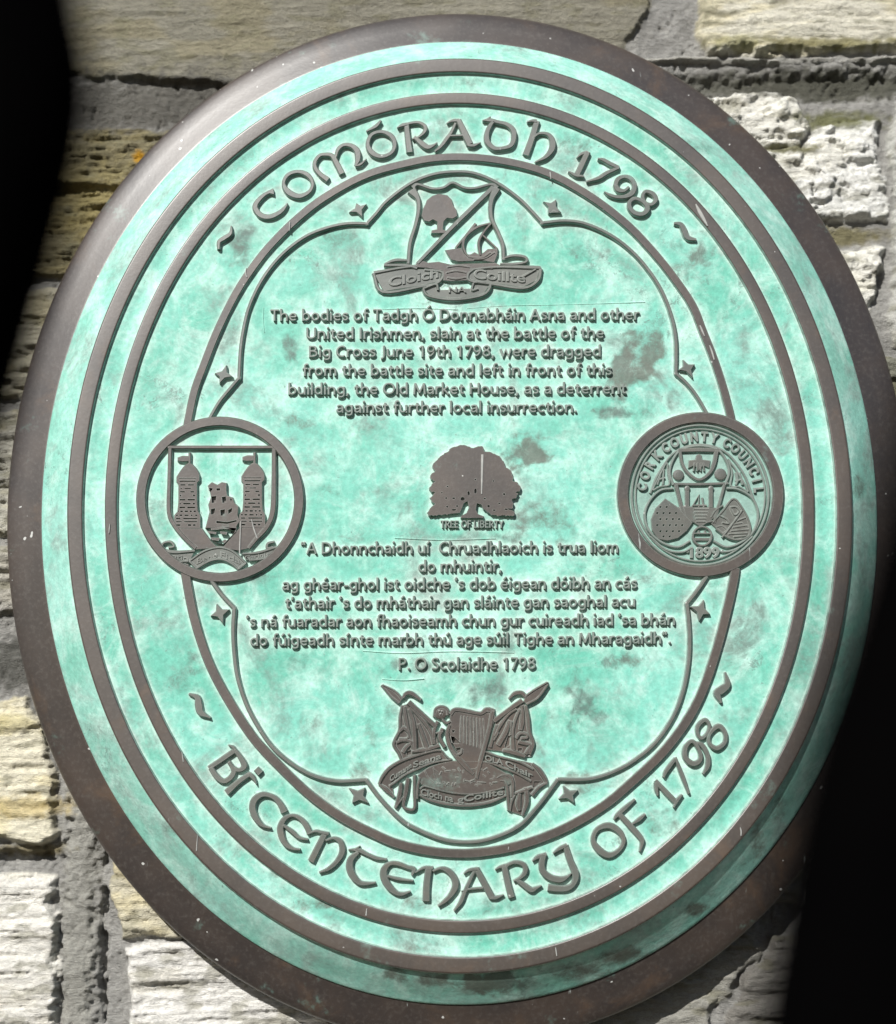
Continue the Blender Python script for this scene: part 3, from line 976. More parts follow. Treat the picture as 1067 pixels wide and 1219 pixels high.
STARS = [[(415.5, 252.2), (424.7, 241.5), (436.8, 243), (431, 258.5)], [(647, 239.5), (662.3, 237.5), (668.3, 253.2), (653, 254)],
         [(255.7, 444), (270, 434.4), (277, 448.7), (261.3, 456.5)], [(813.6, 427.8), (827.5, 434), (824.5, 449.6), (808, 440.4)],
         [(258.2, 718.6), (273.2, 726), (265.2, 742.3), (250.5, 733)], [(838.4, 714), (845.6, 731.4), (832.8, 738.6), (821.8, 722)],
         [(415.5, 938), (434.8, 938), (438.5, 956.4), (419.3, 955.8)], [(671, 935.4), (688.3, 941), (683.2, 956), (665.2, 950.8)]]
for s in STARS:
    c = np.mean(np.array(s), 0)
    pts = []
    for i in range(4):
        a = np.array(s[i]); b = np.array(s[(i + 1) % 4])
        pts += [tuple(a * 0.93 + c * 0.07 + (b - a) * -0.05), tuple(a * 0.98 + c * 0.02), tuple(a * 0.93 + c * 0.07 + (b - a) * 0.05), tuple(0.5 * (a + b) * 0.62 + c * 0.38)]
    m = MB()
    m.poly(pts, bev=0.9)
    m.build('star', M_LET, plaque)

WA, WB_, WC, WD, WE = Win(290, 180, 8.892), Win(370, 130, 8.892), Win(460, 120, 8.892), Win(560, 110, 8.892), Win(670, 155, 8.892)
WT1, WT2, WT3 = Win(230, 230, 8.892), Win(760, 220, 8.892), Win(200, 790, 8.892)
WT4 = Win(620, 780, 4.104)
for pts in (WT1((405, 345, 12), (397, 425, 42), (330, 475, 52), (275, 515, 45), (272, 590, 32)), WT2((380, 405, 32), (450, 415, 50), (490, 480, 62), (525, 555, 58), (615, 580, 30)),
            WT3((222, 320, 22), (310, 360, 62), (325, 440, 82), (350, 520, 70), (448, 575, 12)), WT4((1000, 82, 8), (1012, 140, 32), (985, 168, 42), (962, 188, 36), (980, 232, 12))):
    m = MB()
    m.ridge(pts, bev=1.1)
    m.build('tilde', M_LET, plaque)

# ------------------------------------------------------------------ arched lettering, stroke by stroke
ttl = pivot('arched_inscription', 543, 170, 'upper arched inscription ending in the year 1798')


def letter(strokes, parent):
    m = MB()
    for s in strokes:
        closed = isinstance(s, tuple)
        m.ridge([(p[0], p[1], p[2] * 0.93) for p in (s[0] if closed else s)], closed=closed, bev=1.1, draft=0.6)
    m.build('letter', M_LET, parent)


letter([WA((318, 425, 80), (265, 435, 45), (190, 485, 52), (125, 570, 62), (145, 640, 66), (205, 686, 66), (290, 690, 62), (385, 645, 55), (440, 592, 40), (466, 548, 10))], ttl)
letter([(WA((575, 215, 48), (680, 250, 56), (732, 340, 42), (698, 425, 46), (590, 475, 60), (475, 430, 72), (425, 340, 44), (470, 250, 48)),)], ttl)
letter([WB_((182, 745, 66), (105, 690, 56), (48, 620, 52), (48, 550, 48), (95, 490, 44), (150, 478, 46), (225, 490, 54), (280, 580, 66), (332, 680, 68)),
        WB_((262, 510, 36), (290, 425, 46), (350, 377, 46), (430, 385, 56), (492, 440, 70), (500, 530, 62), (478, 590, 36)), WB_((470, 602, 16), (530, 582, 36), (590, 525, 10))], ttl)
letter([(WB_((750, 238, 46), (850, 280, 58), (890, 365, 50), (860, 455, 46), (755, 500, 52), (650, 460, 66), (605, 370, 50), (645, 270, 46)),), WB_((745, 120, 26), (690, 180, 46), (590, 235, 22))], ttl)
letter([WC((115, 285, 10), (170, 258, 44), (225, 245, 40)), WC((212, 235, 60), (230, 400, 66), (248, 540, 74)), WC((190, 250, 30), (250, 235, 36), (340, 227, 40), (408, 265, 46), (408, 320, 46), (345, 380, 30), (275, 402, 22)),
        WC((295, 380, 40), (380, 452, 66), (440, 488, 60), (500, 470, 36), (540, 440, 10))], ttl)
letter([WC((640, 238, 12), (700, 210, 38), (775, 205, 46)), WC((765, 200, 60), (830, 340, 76), (885, 455, 78)), WC((860, 470, 40), (930, 470, 44), (1000, 440, 10)), WC((735, 235, 34), (690, 330, 40), (640, 400, 46), (580, 480, 42), (515, 535, 28)),
        WC((655, 370, 26), (810, 365, 28))], ttl)
letter([WD((128, 298, 14), (200, 292, 50), (290, 312, 46), (390, 338, 52), (455, 400, 62), (463, 480, 60), (430, 560, 56), (340, 590, 46), (250, 588, 56), (182, 520, 66), (178, 430, 60), (215, 345, 50), (255, 308, 30)), WD((214, 256, 8), (178, 296, 44))], ttl)
letter([WD((600, 315, 16), (655, 300, 38), (705, 305, 50)), WD((708, 300, 66), (655, 480, 70), (590, 660, 76)), WD((665, 480, 24), (735, 432, 36), (820, 440, 46), (868, 500, 66), (868, 590, 72), (800, 680, 50), (685, 738, 18))], ttl)
letter([WE((152, 290, 12), (210, 245, 40), (270, 235, 40)), WE((268, 225, 62), (210, 350, 66), (155, 465, 66)), WE((62, 435, 20), (140, 475, 44), (228, 488, 22))], ttl)
letter([WE((372, 300, 22), (430, 312, 44), (500, 350, 50), (595, 395, 46)), WE((595, 398, 36), (470, 450, 50), (380, 505, 46), (250, 545, 22))], ttl)
letter([WE((560, 585, 50), (585, 520, 56), (650, 490, 50), (720, 510, 56), (762, 585, 58), (735, 665, 64), (650, 705, 50), (560, 703, 44), (490, 680, 38), (440, 650, 12)), WE((560, 575, 56), (585, 625, 62), (650, 640, 44), (705, 600, 34))], ttl)
letter([(WE((880, 648, 46), (955, 672, 56), (988, 735, 52), (940, 785, 46), (875, 765, 42), (850, 700, 42)),), (WE((775, 722, 48), (860, 765, 46), (900, 830, 62), (850, 885, 58), (765, 875, 58), (712, 820, 54), (715, 755, 48)),)], ttl)

btl = pivot('arched_inscription', 555, 1040, 'lower arched inscription beginning with Bicentenary')
WG, WH, WI, WJ, WK, WL, WM = Win(230, 860, 8.892), Win(290, 940, 8.892), Win(390, 980, 8.892), Win(480, 1000, 8.892), Win(590, 990, 8.892), Win(690, 930, 8.892), Win(770, 840, 8.892)
letter([WG((165, 485, 60), (300, 395, 64), (430, 305, 64)), WG((372, 238, 10), (420, 262, 36), (455, 310, 44)), WG((440, 290, 46), (500, 370, 58), (542, 460, 74), (490, 505, 52), (425, 482, 50), (375, 415, 44)),
        WG((380, 420, 40), (430, 515, 62), (390, 590, 66), (320, 622, 62), (245, 570, 66), (185, 480, 60))], btl)
letter([WG((610, 540, 56), (480, 630, 64), (352, 745, 80)), WG((590, 545, 50), (640, 590, 46), (668, 652, 10)), WG((665, 490, 70), (712, 540, 74))], btl)
letter([WH((432, 238, 84), (400, 170, 72), (340, 95, 60), (270, 60, 54), (190, 55, 66), (115, 110, 80), (95, 200, 80), (130, 300, 76), (200, 380, 46), (290, 408, 14))], btl)
letter([WH((700, 455, 70), (660, 375, 66), (590, 300, 50), (510, 275, 40), (430, 315, 62), (390, 400, 76), (405, 500, 76), (450, 580, 62), (520, 625, 40), (598, 635, 20)), WH((420, 375, 30), (520, 450, 50), (590, 510, 40), (680, 530, 22))], btl)
letter([WH((670, 475, 14), (760, 440, 34), (820, 452, 40), (900, 470, 40)), WH((860, 470, 70), (790, 610, 76), (715, 760, 80)), WH((870, 540, 26), (960, 515, 40), (1030, 560, 66), (1045, 660, 72), (990, 760, 60), (900, 840, 50), (800, 878, 20))], btl)
letter([WI((220, 280, 12), (330, 288, 50), (420, 330, 46), (520, 372, 44), (625, 385, 26)), WI((345, 238, 6), (290, 288, 44)), WI((325, 310, 46), (250, 380, 76), (235, 470, 86), (270, 560, 82), (340, 630, 62), (420, 640, 46), (508, 630, 22))], btl)
letter([WI((895, 550, 30), (915, 490, 52), (840, 465, 46), (740, 428, 52), (660, 430, 52), (600, 490, 80), (600, 580, 86), (650, 670, 82), (730, 740, 56), (800, 750, 46), (878, 722, 18)), WI((635, 560, 30), (740, 590, 40), (905, 610, 20))], btl)
letter([WJ((130, 345, 14), (220, 296, 40), (315, 298, 40)), WJ((272, 300, 80), (250, 480, 80), (245, 645, 84)), WJ((315, 330, 26), (400, 300, 40), (480, 330, 66), (545, 410, 76), (553, 500, 76), (500, 590, 60), (440, 650, 50), (370, 700, 26))], btl)
letter([WJ((640, 358, 12), (700, 320, 40), (790, 308, 46)), WJ((775, 300, 66), (860, 460, 76), (940, 605, 76)), WJ((920, 615, 40), (990, 610, 46), (1065, 578, 12)), WJ((755, 330, 40), (700, 450, 46), (650, 560, 50), (610, 660, 50), (540, 752, 22)), WJ((615, 545, 12), (700, 522, 26), (850, 508, 30))], btl)
letter([WK((-5, 402, 12), (60, 372, 40), (135, 355, 46)), WK((95, 370, 68), (135, 560, 72), (172, 695, 78)), WK((110, 360, 40), (210, 325, 46), (300, 352, 56), (318, 420, 60), (270, 485, 46), (190, 525, 22)), WK((215, 505, 40), (310, 572, 62), (380, 618, 62), (430, 600, 42), (490, 570, 10))], btl)
letter([WK((390, 312, 14), (450, 270, 50), (540, 240, 46)), WK((510, 240, 70), (492, 350, 72), (510, 430, 76), (590, 490, 76), (690, 508, 74), (760, 480, 40), (805, 440, 12)), WK((610, 228, 18), (680, 180, 46), (760, 142, 46)), WK((742, 145, 66), (790, 300, 76), (850, 450, 82), (830, 550, 62), (760, 600, 70), (650, 605, 76), (555, 592, 80))], btl)
letter([(WL((310, 470, 74), (420, 530, 70), (470, 630, 52), (420, 730, 52), (310, 785, 72), (200, 720, 80), (145, 620, 56), (190, 510, 56)),)], btl)
letter([WL((368, 405, 20), (402, 360, 50), (500, 270, 52), (590, 192, 26)), WL((420, 345, 60), (540, 475, 70), (648, 600, 66), (664, 655, 50), (640, 745, 20)), WL((560, 455, 30), (640, 400, 50), (698, 348, 26))], btl)
letter([WM((118, 950, 20), (105, 890, 46), (98, 815, 44)), WM((95, 790, 40), (180, 890, 62), (310, 1025, 66)), WM((288, 1078, 20), (322, 1008, 50), (378, 942, 26))], btl)
letter([WM((182, 758, 30), (210, 690, 52), (310, 560, 44)), WM((306, 545, 24), (370, 720, 50), (448, 928, 28))], btl)
letter([(WM((490, 378, 46), (415, 440, 56), (412, 550, 62), (490, 615, 66), (565, 580, 56), (565, 490, 46)),), WM((520, 390, 30), (590, 420, 56), (650, 530, 52), (648, 640, 56), (602, 722, 30))], btl)
letter([(WM((620, 152, 52), (665, 205, 42), (652, 278, 42), (588, 345, 46), (542, 300, 42), (548, 215, 50)),), (WM((760, 218, 62), (832, 285, 52), (828, 390, 52), (745, 452, 58), (668, 400, 46), (668, 305, 46)),)], btl)

# ------------------------------------------------------------------ the two texts
for q in ([(556, 367), (600, 364), (650, 363), (710, 361.5), (768, 359.5)], [(314, 366), (313.4, 380), (315, 396)], [(455, 368), (500, 367), (545, 368.5)], [(432, 775), (480, 777.5), (540, 775.5), (612, 777)], [(470, 640.5), (530, 643), (590, 641)], [(455, 808.5), (480, 810), (505, 808)]):
    m = MB()
    m.ridge([(a, b, 0.9) for a, b in q], top=FIELD + 0.55, base=FIELD - 0.8, draft=1.1, bev=0.3)
    m.build('casting_seam', M_PAT, plaque)

LINES = [('The bodies of Tadgh Ó Donnabháin Asna and other', 321.7, 761.5, 381.8, 380.4, 12.2),
         ('United Irishmen, slain at the battle of the', 364.4, 719.5, 403.3, 402.4, 12.2),
         ('Big Cross June 19th 1798, were dragged', 367.4, 716, 425, 424, 12.2),
         ('from the battle site and left in front of this', 360, 729, 447.2, 446.4, 12.2),
         ('building, the Old Market House, as a deterrent', 343, 745.8, 469.6, 468.6, 12.2),
         ('against further local insurrection.', 400.4, 687.3, 491.2, 490.8, 12.2),
         ('“A Dhonnchaidh uí  Chruadhlaoich is trua liom', 358.4, 736.9, 659.2, 657.7, 12.4),
         ('do mhuintir,', 498, 598, 680.6, 680.2, 12.4),
         ('ag ghéar-ghol ist oidche ‘s dob éigean dóibh an cás', 336, 759, 702.4, 700.4, 12.4),
         ("t'athair ‘s do mháthair gan sláinte gan saoghal acu", 339.5, 757, 724.4, 722.2, 12.4),
         ('‘s ná fuaradar aon fhaoiseamh chun gur cuireadh iad ‘sa bhán', 293, 804.4, 746.6, 744.0, 12.4),
         ('do fúigeadh sínte marbh thú age súil Tighe an Mharagaidh“.', 297.7, 799.4, 768.8, 766.0, 12.4),
         ('P. O Scolaidhe 1798', 474.3, 638, 797.4, 796.6, 12.8)]
for body, x0, x1, y0, y1, cap in LINES:
    m = MB()
    stroke_text(m, body, x0, x1, y0, y1, cap * 1.10, -0.9)
    m.build('text_line', M_TXT, plaque)

# ------------------------------------------------------------------ top crest: shield, tree, ship, motto scroll
cre = pivot('crest', 545, 280, 'crest of a divided shield with tree and ship above a motto scroll')
W1 = Win(420, 190, 4.446)
m = MB()
m.ridge(W1((318, 148, 26), (345, 130, 18), (420, 153, 17), (480, 148, 17), (530, 122, 17), (590, 148, 17), (650, 150, 17), (735, 130, 18), (765, 150, 26)), bev=1.2)
m.ridge(W1((312, 160, 50), (345, 205, 26), (350, 260, 22), (335, 340, 20), (305, 440, 20), (295, 550, 18)), bev=1.2)
m.ridge(W1((762, 150, 44), (735, 215, 26), (733, 300, 22), (770, 385, 20), (795, 450, 20), (800, 530, 18)), bev=1.2)
m.ridge(W1((745, 145, 26), (540, 345, 24), (345, 548, 20)), bev=1.2)
m.build('shield', M_LET, cre)
m = MB()
m.poly(W1((455, 180), (500, 188), (525, 212), (532, 240), (550, 268), (554, 300), (530, 314), (500, 310), (482, 330), (478, 370), (497, 376), (490, 390), (415, 390), (418, 374), (446, 368), (448, 330), (425, 318), (405, 330), (380, 325), (364, 298), (372, 260), (385, 235), (392, 215), (420, 192)))
m.build('tree', M_BRZ, cre)
m = MB()
m.ridge(W1((732, 335, 10), (655, 360, 15), (600, 405, 15), (585, 450, 14), (595, 490, 13), (615, 515, 12)))
m.ridge(W1((732, 338, 12), (690, 390, 14), (668, 440, 14), (676, 505, 12)))
m.ridge(W1((690, 400, 10), (765, 472, 12)), smooth=False)
m.ridge(W1((652, 338, 16), (600, 400, 12), (548, 465, 14)), smooth=False)
m.poly(W1((490, 478), (545, 470), (575, 468), (592, 500), (625, 500), (645, 488), (675, 505), (715, 472), (768, 470), (768, 500), (750, 545), (690, 535), (620, 538), (560, 540), (520, 530), (505, 505)), top=-0.6)
m.ridge(W1((610, 515, 10), (680, 520, 10), (730, 490, 10)), top=0.3)
m.ridge(W1((640, 528, 8), (700, 522, 9), (752, 490, 9)), top=0.3)
m.build('ship', M_BRZ, cre)
m = MB()
m.poly(W1((335, 548), (375, 535), (400, 545), (455, 540), (520, 555), (600, 550), (690, 548), (755, 545), (785, 560), (740, 580), (640, 578), (612, 600), (606, 640), (520, 645), (480, 640), (478, 590), (400, 575), (330, 570)), top=-0.8)
for a in (((500, 570, 8), (560, 562, 10), (620, 570, 8)), ((495, 600, 8), (545, 590, 10), (600, 598, 8)), ((500, 625, 8), (545, 632, 12), (600, 624, 8))):
    m.ridge(W1(*a), top=0.2)
m.build('sea', M_BRZ, cre)
m = MB()
m.poly(W1((112, 602), (165, 698), (370, 668), (460, 645), (472, 592), (380, 580), (250, 580)), top=-2.6)
m.poly(W1((612, 582), (780, 560), (960, 560), (990, 578), (975, 640), (900, 678), (720, 652), (618, 640)), top=-2.6)
m.poly(W1((375, 685), (410, 722), (540, 738), (690, 715), (728, 662), (650, 650), (640, 680), (450, 690), (440, 658)), top=-2.6)
for a in (((110, 600, 16), (160, 700, 18), (370, 670, 16), (455, 648, 16), (475, 595, 16), (380, 582, 16)), ((112, 598, 20), (240, 575, 16), (340, 560, 16)), ((170, 552, 12), (225, 532, 20), (290, 532, 14)), ((165, 558, 16), (290, 560, 20), (340, 575, 14)),
          ((640, 580, 16), (612, 605, 16), (620, 640, 16), (720, 655, 16), (900, 680, 18), (980, 640, 18), (996, 578, 20)), ((620, 582, 14), (760, 568, 16), (940, 570, 22), (995, 572, 20)), ((970, 580, 10), (900, 620, 14)),
          ((790, 525, 12), (850, 508, 18), (910, 515, 18), (920, 540, 14), (860, 552, 18), (780, 552, 14)),
          ((372, 684, 14), (405, 722, 16), (540, 740, 18), (690, 716, 16), (730, 662, 16), (690, 648, 12), (640, 650, 12)), ((372, 684, 12), (440, 660, 12), (452, 690, 12)), ((640, 652, 12), (632, 690, 12), (665, 682, 10))):
    m.ridge(W1(*a), bev=1.2, top=-0.3)
m.build('scroll', M_LET, cre)
m = MB()
for body, x0, x1, y0, y1, cap in (('Cloich', 190, 455, 672, 622, 60), ('NA', 508, 602, 702, 702, 36), ('Coillte', 640, 915, 628, 650, 62)):
    q = W1((x0, y0), (x1, y1))
    m.text(body, q[0][0], q[1][0], q[0][1], q[1][1], cap / 4.446 * 0.8, top=-0.4, bold=0.0)
m.build('motto', M_LET, cre)

# ------------------------------------------------------------------ tree of liberty
tr = pivot('tree_emblem', 563, 580, 'broad bronze tree standing over a small caption')
W2 = Win(480, 510, 6.276)
crown = W2((220, 290), (225, 262), (262, 225), (320, 180), (370, 140), (430, 122), (480, 132), (510, 145), (560, 132), (596, 135), (606, 172), (660, 178), (720, 205), (752, 245), (770, 292), (805, 312), (820, 355), (818, 395), (858, 405), (880, 440), (872, 472), (840, 478), (862, 490), (850, 515), (815, 530), (828, 565), (822, 598),
           (780, 600), (832, 622), (832, 652), (720, 655), (660, 648), (640, 630), (600, 605), (585, 570), (552, 560), (545, 610), (562, 640), (602, 655), (600, 670), (430, 670), (432, 655), (475, 630), (492, 590), (482, 545), (455, 560), (440, 600), (425, 632), (350, 640), (290, 650), (190, 652),
           (180, 628), (212, 585), (240, 565), (212, 548), (200, 520), (222, 500), (240, 480), (205, 470), (196, 440), (215, 415), (240, 398), (208, 380), (206, 345), (235, 325), (238, 315))
rgc = random.Random(21)
rag = []
for i in range(len(crown)):
    a, b = crown[i], crown[(i + 1) % len(crown)]
    rag.append(a)
    L = math.hypot(b[0] - a[0], b[1] - a[1])
    kk = int(L / 1.9)
    trunk = 547 < a[0] < 577 and a[1] > 598
    for q in range(1, kk):
        t = q / kk
        j = 0 if trunk else 0.75
        rag.append((a[0] + (b[0] - a[0]) * t + rgc.uniform(-j, j), a[1] + (b[1] - a[1]) * t + rgc.uniform(-j, j)))
crown = rag
m = MB()


def hole(cx, cy, rx, ry, n=6, w=None):
    pts = [(cx + rx * math.cos(2 * math.pi * i / n + 0.4) * random.uniform(.75, 1.2), cy + ry * math.sin(2 * math.pi * i / n + 0.4) * random.uniform(.75, 1.2)) for i in range(n)]
    return W2(*pts)


holes = [hole(445, 527, 20, 18), hole(332, 434, 7, 6), hole(322, 520, 8, 8), hole(378, 522, 12, 6), hole(540, 470, 10, 22), hole(490, 485, 9, 16), hole(675, 392, 8, 6), hole(755, 492, 10, 8), hole(610, 525, 12, 7), hole(540, 382, 7, 6), hole(680, 610, 16, 6), hole(380, 608, 20, 7),
         hole(770, 605, 14, 6), hole(290, 480, 6, 5), hole(640, 580, 10, 9), hole(405, 580, 9, 7), hole(330, 585, 8, 6), hole(720, 560, 8, 5)]
m.poly(crown, holes=holes, bev=0.45, draft=0.5)
m.build('tree', M_BRZ, tr)
m = MB()
q = W2((280, 742), (750, 742))
stroke_text(m, 'TREE OF LIBERTY', q[0][0], q[1][0], q[0][1], q[1][1], 8.6, -1.4, wt=0.18, track=0.06)
m.build('caption', M_TXT, tr)

# ------------------------------------------------------------------ left medallion: castle towers and ship
ml = pivot('medallion', 262, 594, 'round medallion with two towers and a sailing ship on a shield')
W3 = Win(150, 480, 4.639)


def ring_pts(cx, cy, rx, ry, n=72):
    return [(cx + rx * math.cos(2 * math.pi * i / n), cy + ry * math.sin(2 * math.pi * i / n)) for i in range(n)]


m = MB()
m.ridge(ring_pts(262.0, 594.4, 94.2, 93.1), closed=True, width=11.6, smooth=False, top=0.5, bev=1.3)
m.build('ring', M_BRZ, ml)
m = MB()
m.ridge(W3((232, 243, 20), (530, 243, 20), (830, 243, 20)), smooth=False, bev=1.1)
m.ridge(W3((244, 250, 22), (240, 420, 22), (238, 600, 24), (272, 680, 24), (330, 750, 24), (385, 800, 24)), bev=1.1)
m.ridge(W3((818, 250, 24), (818, 420, 26), (812, 590, 30), (780, 680, 28), (720, 750, 24), (680, 800, 20)), bev=1.1)
m.poly(W3((262, 690), (420, 690), (440, 720), (470, 760), (500, 790), (540, 790), (590, 730), (625, 690), (780, 670), (740, 730), (690, 800), (620, 815), (520, 800), (440, 805), (380, 810), (320, 745)), top=-0.3)
m.build('shield', M_BRZ, ml)
WT = Win(185, 530, 13.34)


def tower(dx, dy):
    m = MB()
    o = lambda *pts: [(p[0] + dx, p[1] + dy) + tuple(p[2:]) for p in WT(*pts)]
    hs = []
    rows = [(525, [(370, 655)], 12), (572, [(385, 640)], 20), (630, [(400, 480), (520, 615)], 20), (686, [(400, 425), (465, 570)], 16), (740, [(395, 470), (560, 620)], 20), (800, [(390, 412), (600, 632)], 26), (866, [(388, 475), (515, 630)], 24), (928, [(388, 405), (445, 560), (598, 630)], 24),
            (988, [(385, 475), (510, 635)], 24), (1050, [(358, 372), (400, 438), (468, 520), (550, 580), (610, 645)], 24), (1112, [(330, 358), (385, 430), (465, 530), (565, 590), (635, 668)], 22), (1164, [(330, 400), (445, 668)], 20), (1215, [(330, 420), (460, 668)], 18), (1268, [(320, 400), (520, 570), (600, 640)], 26)]
    for y, sp, hh in rows:
        for a, b in sp:
            hs.append(o((a, y - hh / 2), (b, y - hh / 2), (b, y + hh / 2), (a, y + hh / 2)))
    m.poly(o((520, 285), (555, 285), (590, 300), (650, 365), (690, 430), (705, 470), (705, 560), (668, 600), (668, 900), (680, 1040), (715, 1110), (720, 1320), (300, 1320), (300, 1110), (350, 1050), (365, 900), (365, 620), (335, 580), (335, 500), (385, 420), (440, 345), (490, 300)), holes=hs, bev=0.7, top=-0.1)
    m.ridge(o((545, 120, 40), (545, 290, 40)), smooth=False, bev=0.8)
    m.poly(o((352, 190), (430, 165), (540, 165), (540, 255), (430, 265), (352, 250)), bev=0.9)
    m.build('tower', M_BRZ, ml)


tower(0, 0)
tower(77.3, -0.5)
m = MB()
m.poly(W3((452, 455), (475, 435), (505, 450), (530, 435), (556, 440), (556, 480), (560, 510), (590, 520), (600, 550), (622, 570), (618, 620), (630, 650), (612, 680), (610, 712), (575, 745), (540, 780), (500, 775), (470, 750), (462, 720), (438, 690), (452, 640), (462, 600), (455, 560), (470, 520), (465, 490)),
       holes=[W3((472, 515), (500, 512), (496, 548), (475, 552)), W3((530, 518), (552, 515), (556, 545), (534, 552)), W3((470, 585), (494, 580), (488, 612), (470, 615)), W3((522, 590), (548, 586), (545, 618), (524, 622)), W3((456, 468), (480, 470), (476, 482), (458, 482)), W3((500, 470), (522, 470), (520, 483), (502, 482)), W3((565, 590), (588, 578), (584, 600), (566, 612)), W3((575, 525), (586, 530), (580, 545)),
              W3((500, 650), (560, 656), (612, 645), (612, 654), (560, 667), (500, 662)), W3((470, 690), (540, 684), (610, 690), (610, 697), (540, 694), (470, 702)), W3((450, 705), (500, 712), (498, 724), (455, 716)), W3((520, 708), (560, 712), (556, 726), (525, 722)), W3((580, 705), (604, 702), (600, 716), (582, 718)), W3((470, 742), (520, 744), (512, 760), (476, 754)), W3((530, 762), (548, 752), (560, 758), (545, 774))], bev=0.6, top=0.2)
m.build('ship', M_BRZ, ml)
m = MB()
m.poly(W3((352, 872), (440, 812), (520, 792), (590, 815), (660, 882), (620, 915), (575, 885), (525, 865), (465, 875), (395, 912)), top=-2.2)
m.poly(W3((195, 815), (260, 835), (375, 828), (350, 880), (330, 890), (230, 865)), top=-2.2)
m.poly(W3((650, 842), (740, 820), (830, 800), (820, 850), (700, 875)), top=-2.2)
for a in (((350, 872, 12), (430, 818, 14), (515, 796, 16), (590, 818, 14), (662, 884, 12)), ((390, 912, 14), (460, 872, 14), (525, 860, 16), (580, 882, 14), (622, 916, 12)), ((350, 872, 12), (392, 912, 12)), ((662, 884, 12), (622, 916, 12)),
          ((192, 818, 12), (205, 775, 14), (245, 765, 14), (265, 790, 12), (235, 798, 14)), ((195, 808, 16), (270, 822, 20), (380, 815, 14)), ((200, 850, 12), (270, 872, 14), (345, 872, 12)), ((820, 765, 14), (785, 775, 16), (782, 800, 14), (812, 795, 12)),
          ((645, 832, 12), (730, 825, 16), (830, 795, 14)), ((680, 868, 12), (760, 858, 12), (835, 825, 12))):
    m.ridge(W3(*a), bev=1.0, top=-0.2)
m.build('scroll', M_LET, ml)
m = MB()
for body, x0, x1, y0, y1, cap in (('Statio', 212, 345, 850, 872, 26), ('Bene', 392, 505, 888, 850, 30), ('Fida', 520, 632, 846, 888, 30), ('Carinis', 655, 790, 866, 846, 24)):
    q = W3((x0, y0), (x1, y1))
    m.text(body, q[0][0], q[1][0], q[0][1], q[1][1], cap / 4.639, top=-0.8, bold=0.0)
m.build('motto', M_LET, ml)

# ------------------------------------------------------------------ right medallion: council seal
mr = pivot('medallion', 834.5, 588.5, 'round council seal with ring of lettering and three small shields')
W4 = Win(725, 480, 4.85)
m = MB()
m.ridge(ring_pts(834.4, 588.6, 92.6, 91.8), closed=True, width=13.4, smooth=False, top=0.5, bev=1.5)
m.build('ring', M_BRZ, mr)
DB = -6.0     # seal ground, slightly dished
m = MB()
m.poly(ring_pts(834.2, 588.8, 87, 86.2), top=-4.3, base=-5.8)
m.build('dish', M_DISH, mr)
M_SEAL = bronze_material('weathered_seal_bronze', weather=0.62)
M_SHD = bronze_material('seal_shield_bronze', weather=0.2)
CX, CY = 833.9, 589.4
m = MB()
m.ridge(ring_pts(CX, CY, 81.6, 83.2), closed=True, width=2.6, smooth=False, top=-0.8, bev=1.0)
m.ridge(ring_pts(CX, CY, 77.2, 78.6), closed=True, width=2.0, smooth=False, top=-1.4, bev=0.8)
for a in (((372, 470, 14), (352, 400, 14), (372, 325, 14), (420, 268, 14), (520, 246, 14), (625, 266, 14), (675, 325, 14), (695, 400, 14), (672, 470, 14)),
          ((372, 492, 14), (300, 502, 14), (238, 560, 14), (208, 640, 14), (232, 735, 14), (310, 805, 14), (400, 830, 14), (470, 795, 14)),
          ((680, 490, 14), (750, 498, 14), (830, 550, 14), (862, 640, 14), (838, 735, 14), (770, 800, 14), (680, 830, 14), (605, 795, 14)),
          ((240, 770, 10), (330, 845, 12), (420, 860, 12), (480, 835, 10)), ((600, 830, 10), (660, 858, 12), (750, 835, 12), (830, 770, 10)),
          ((240, 520, 12), (290, 400, 12), (385, 280, 12), (520, 238, 12), (665, 275, 12), (775, 400, 12), (835, 550, 12)),
          ((252, 500, 9), (300, 405, 9), (335, 345, 9), (342, 400, 9), (350, 468, 9), (300, 480, 9), (255, 502, 9)), ((688, 322, 9), (745, 400, 9), (805, 508, 9), (755, 482, 9), (705, 475, 9), (712, 400, 9), (690, 325, 9))):
    m.ridge(W4(*a), top=-0.7, bev=1.0)
for a in (((280, 470, 12), (300, 400, 16)), ((290, 440, 10), (325, 430, 12)), ((312, 470, 10), (318, 380, 10)), ((735, 400, 14), (742, 440, 18), (735, 470, 10)), ((755, 400, 10), (772, 470, 12)), ((730, 450, 10), (770, 440, 10))):
    m.ridge(W4(*a), top=-1.2, bev=0.8)
m.build('tracery', M_SEAL, mr)
m = MB()
m.arc_text('CORK', CX, CY, 64.5, 172, 137, 11.4, wx=0.78, top=-0.6)
m.arc_text('COUNTY', CX, CY, 64.5, 126, 76, 11.4, wx=0.78, top=-0.6)
m.arc_text('COUNCIL', CX, CY, 64.5, 63, 5, 11.4, wx=0.78, top=-0.6)
m.build('lettering', M_SEAL, mr)
m = MB()
q = W4((468, 890), (640, 890))
m.text('1899', q[0][0], q[1][0], q[0][1], q[1][1], 12.0, top=-0.8, bold=0.02)
m.dome(*W4((455, 855))[0], 2.2, top=-1)
m.dome(*W4((655, 855))[0], 2.2, top=-1)
m.build('date', M_SEAL, mr)
m = MB()
m.ridge(W4((400, 272, 24), (520, 268, 26), (640, 272, 24)), smooth=False, top=-0.4)
m.ridge(W4((412, 280, 18), (425, 350, 18), (460, 405, 18), (522, 442, 18), (580, 405, 20), (608, 350, 24), (622, 275, 26)), top=-0.6)
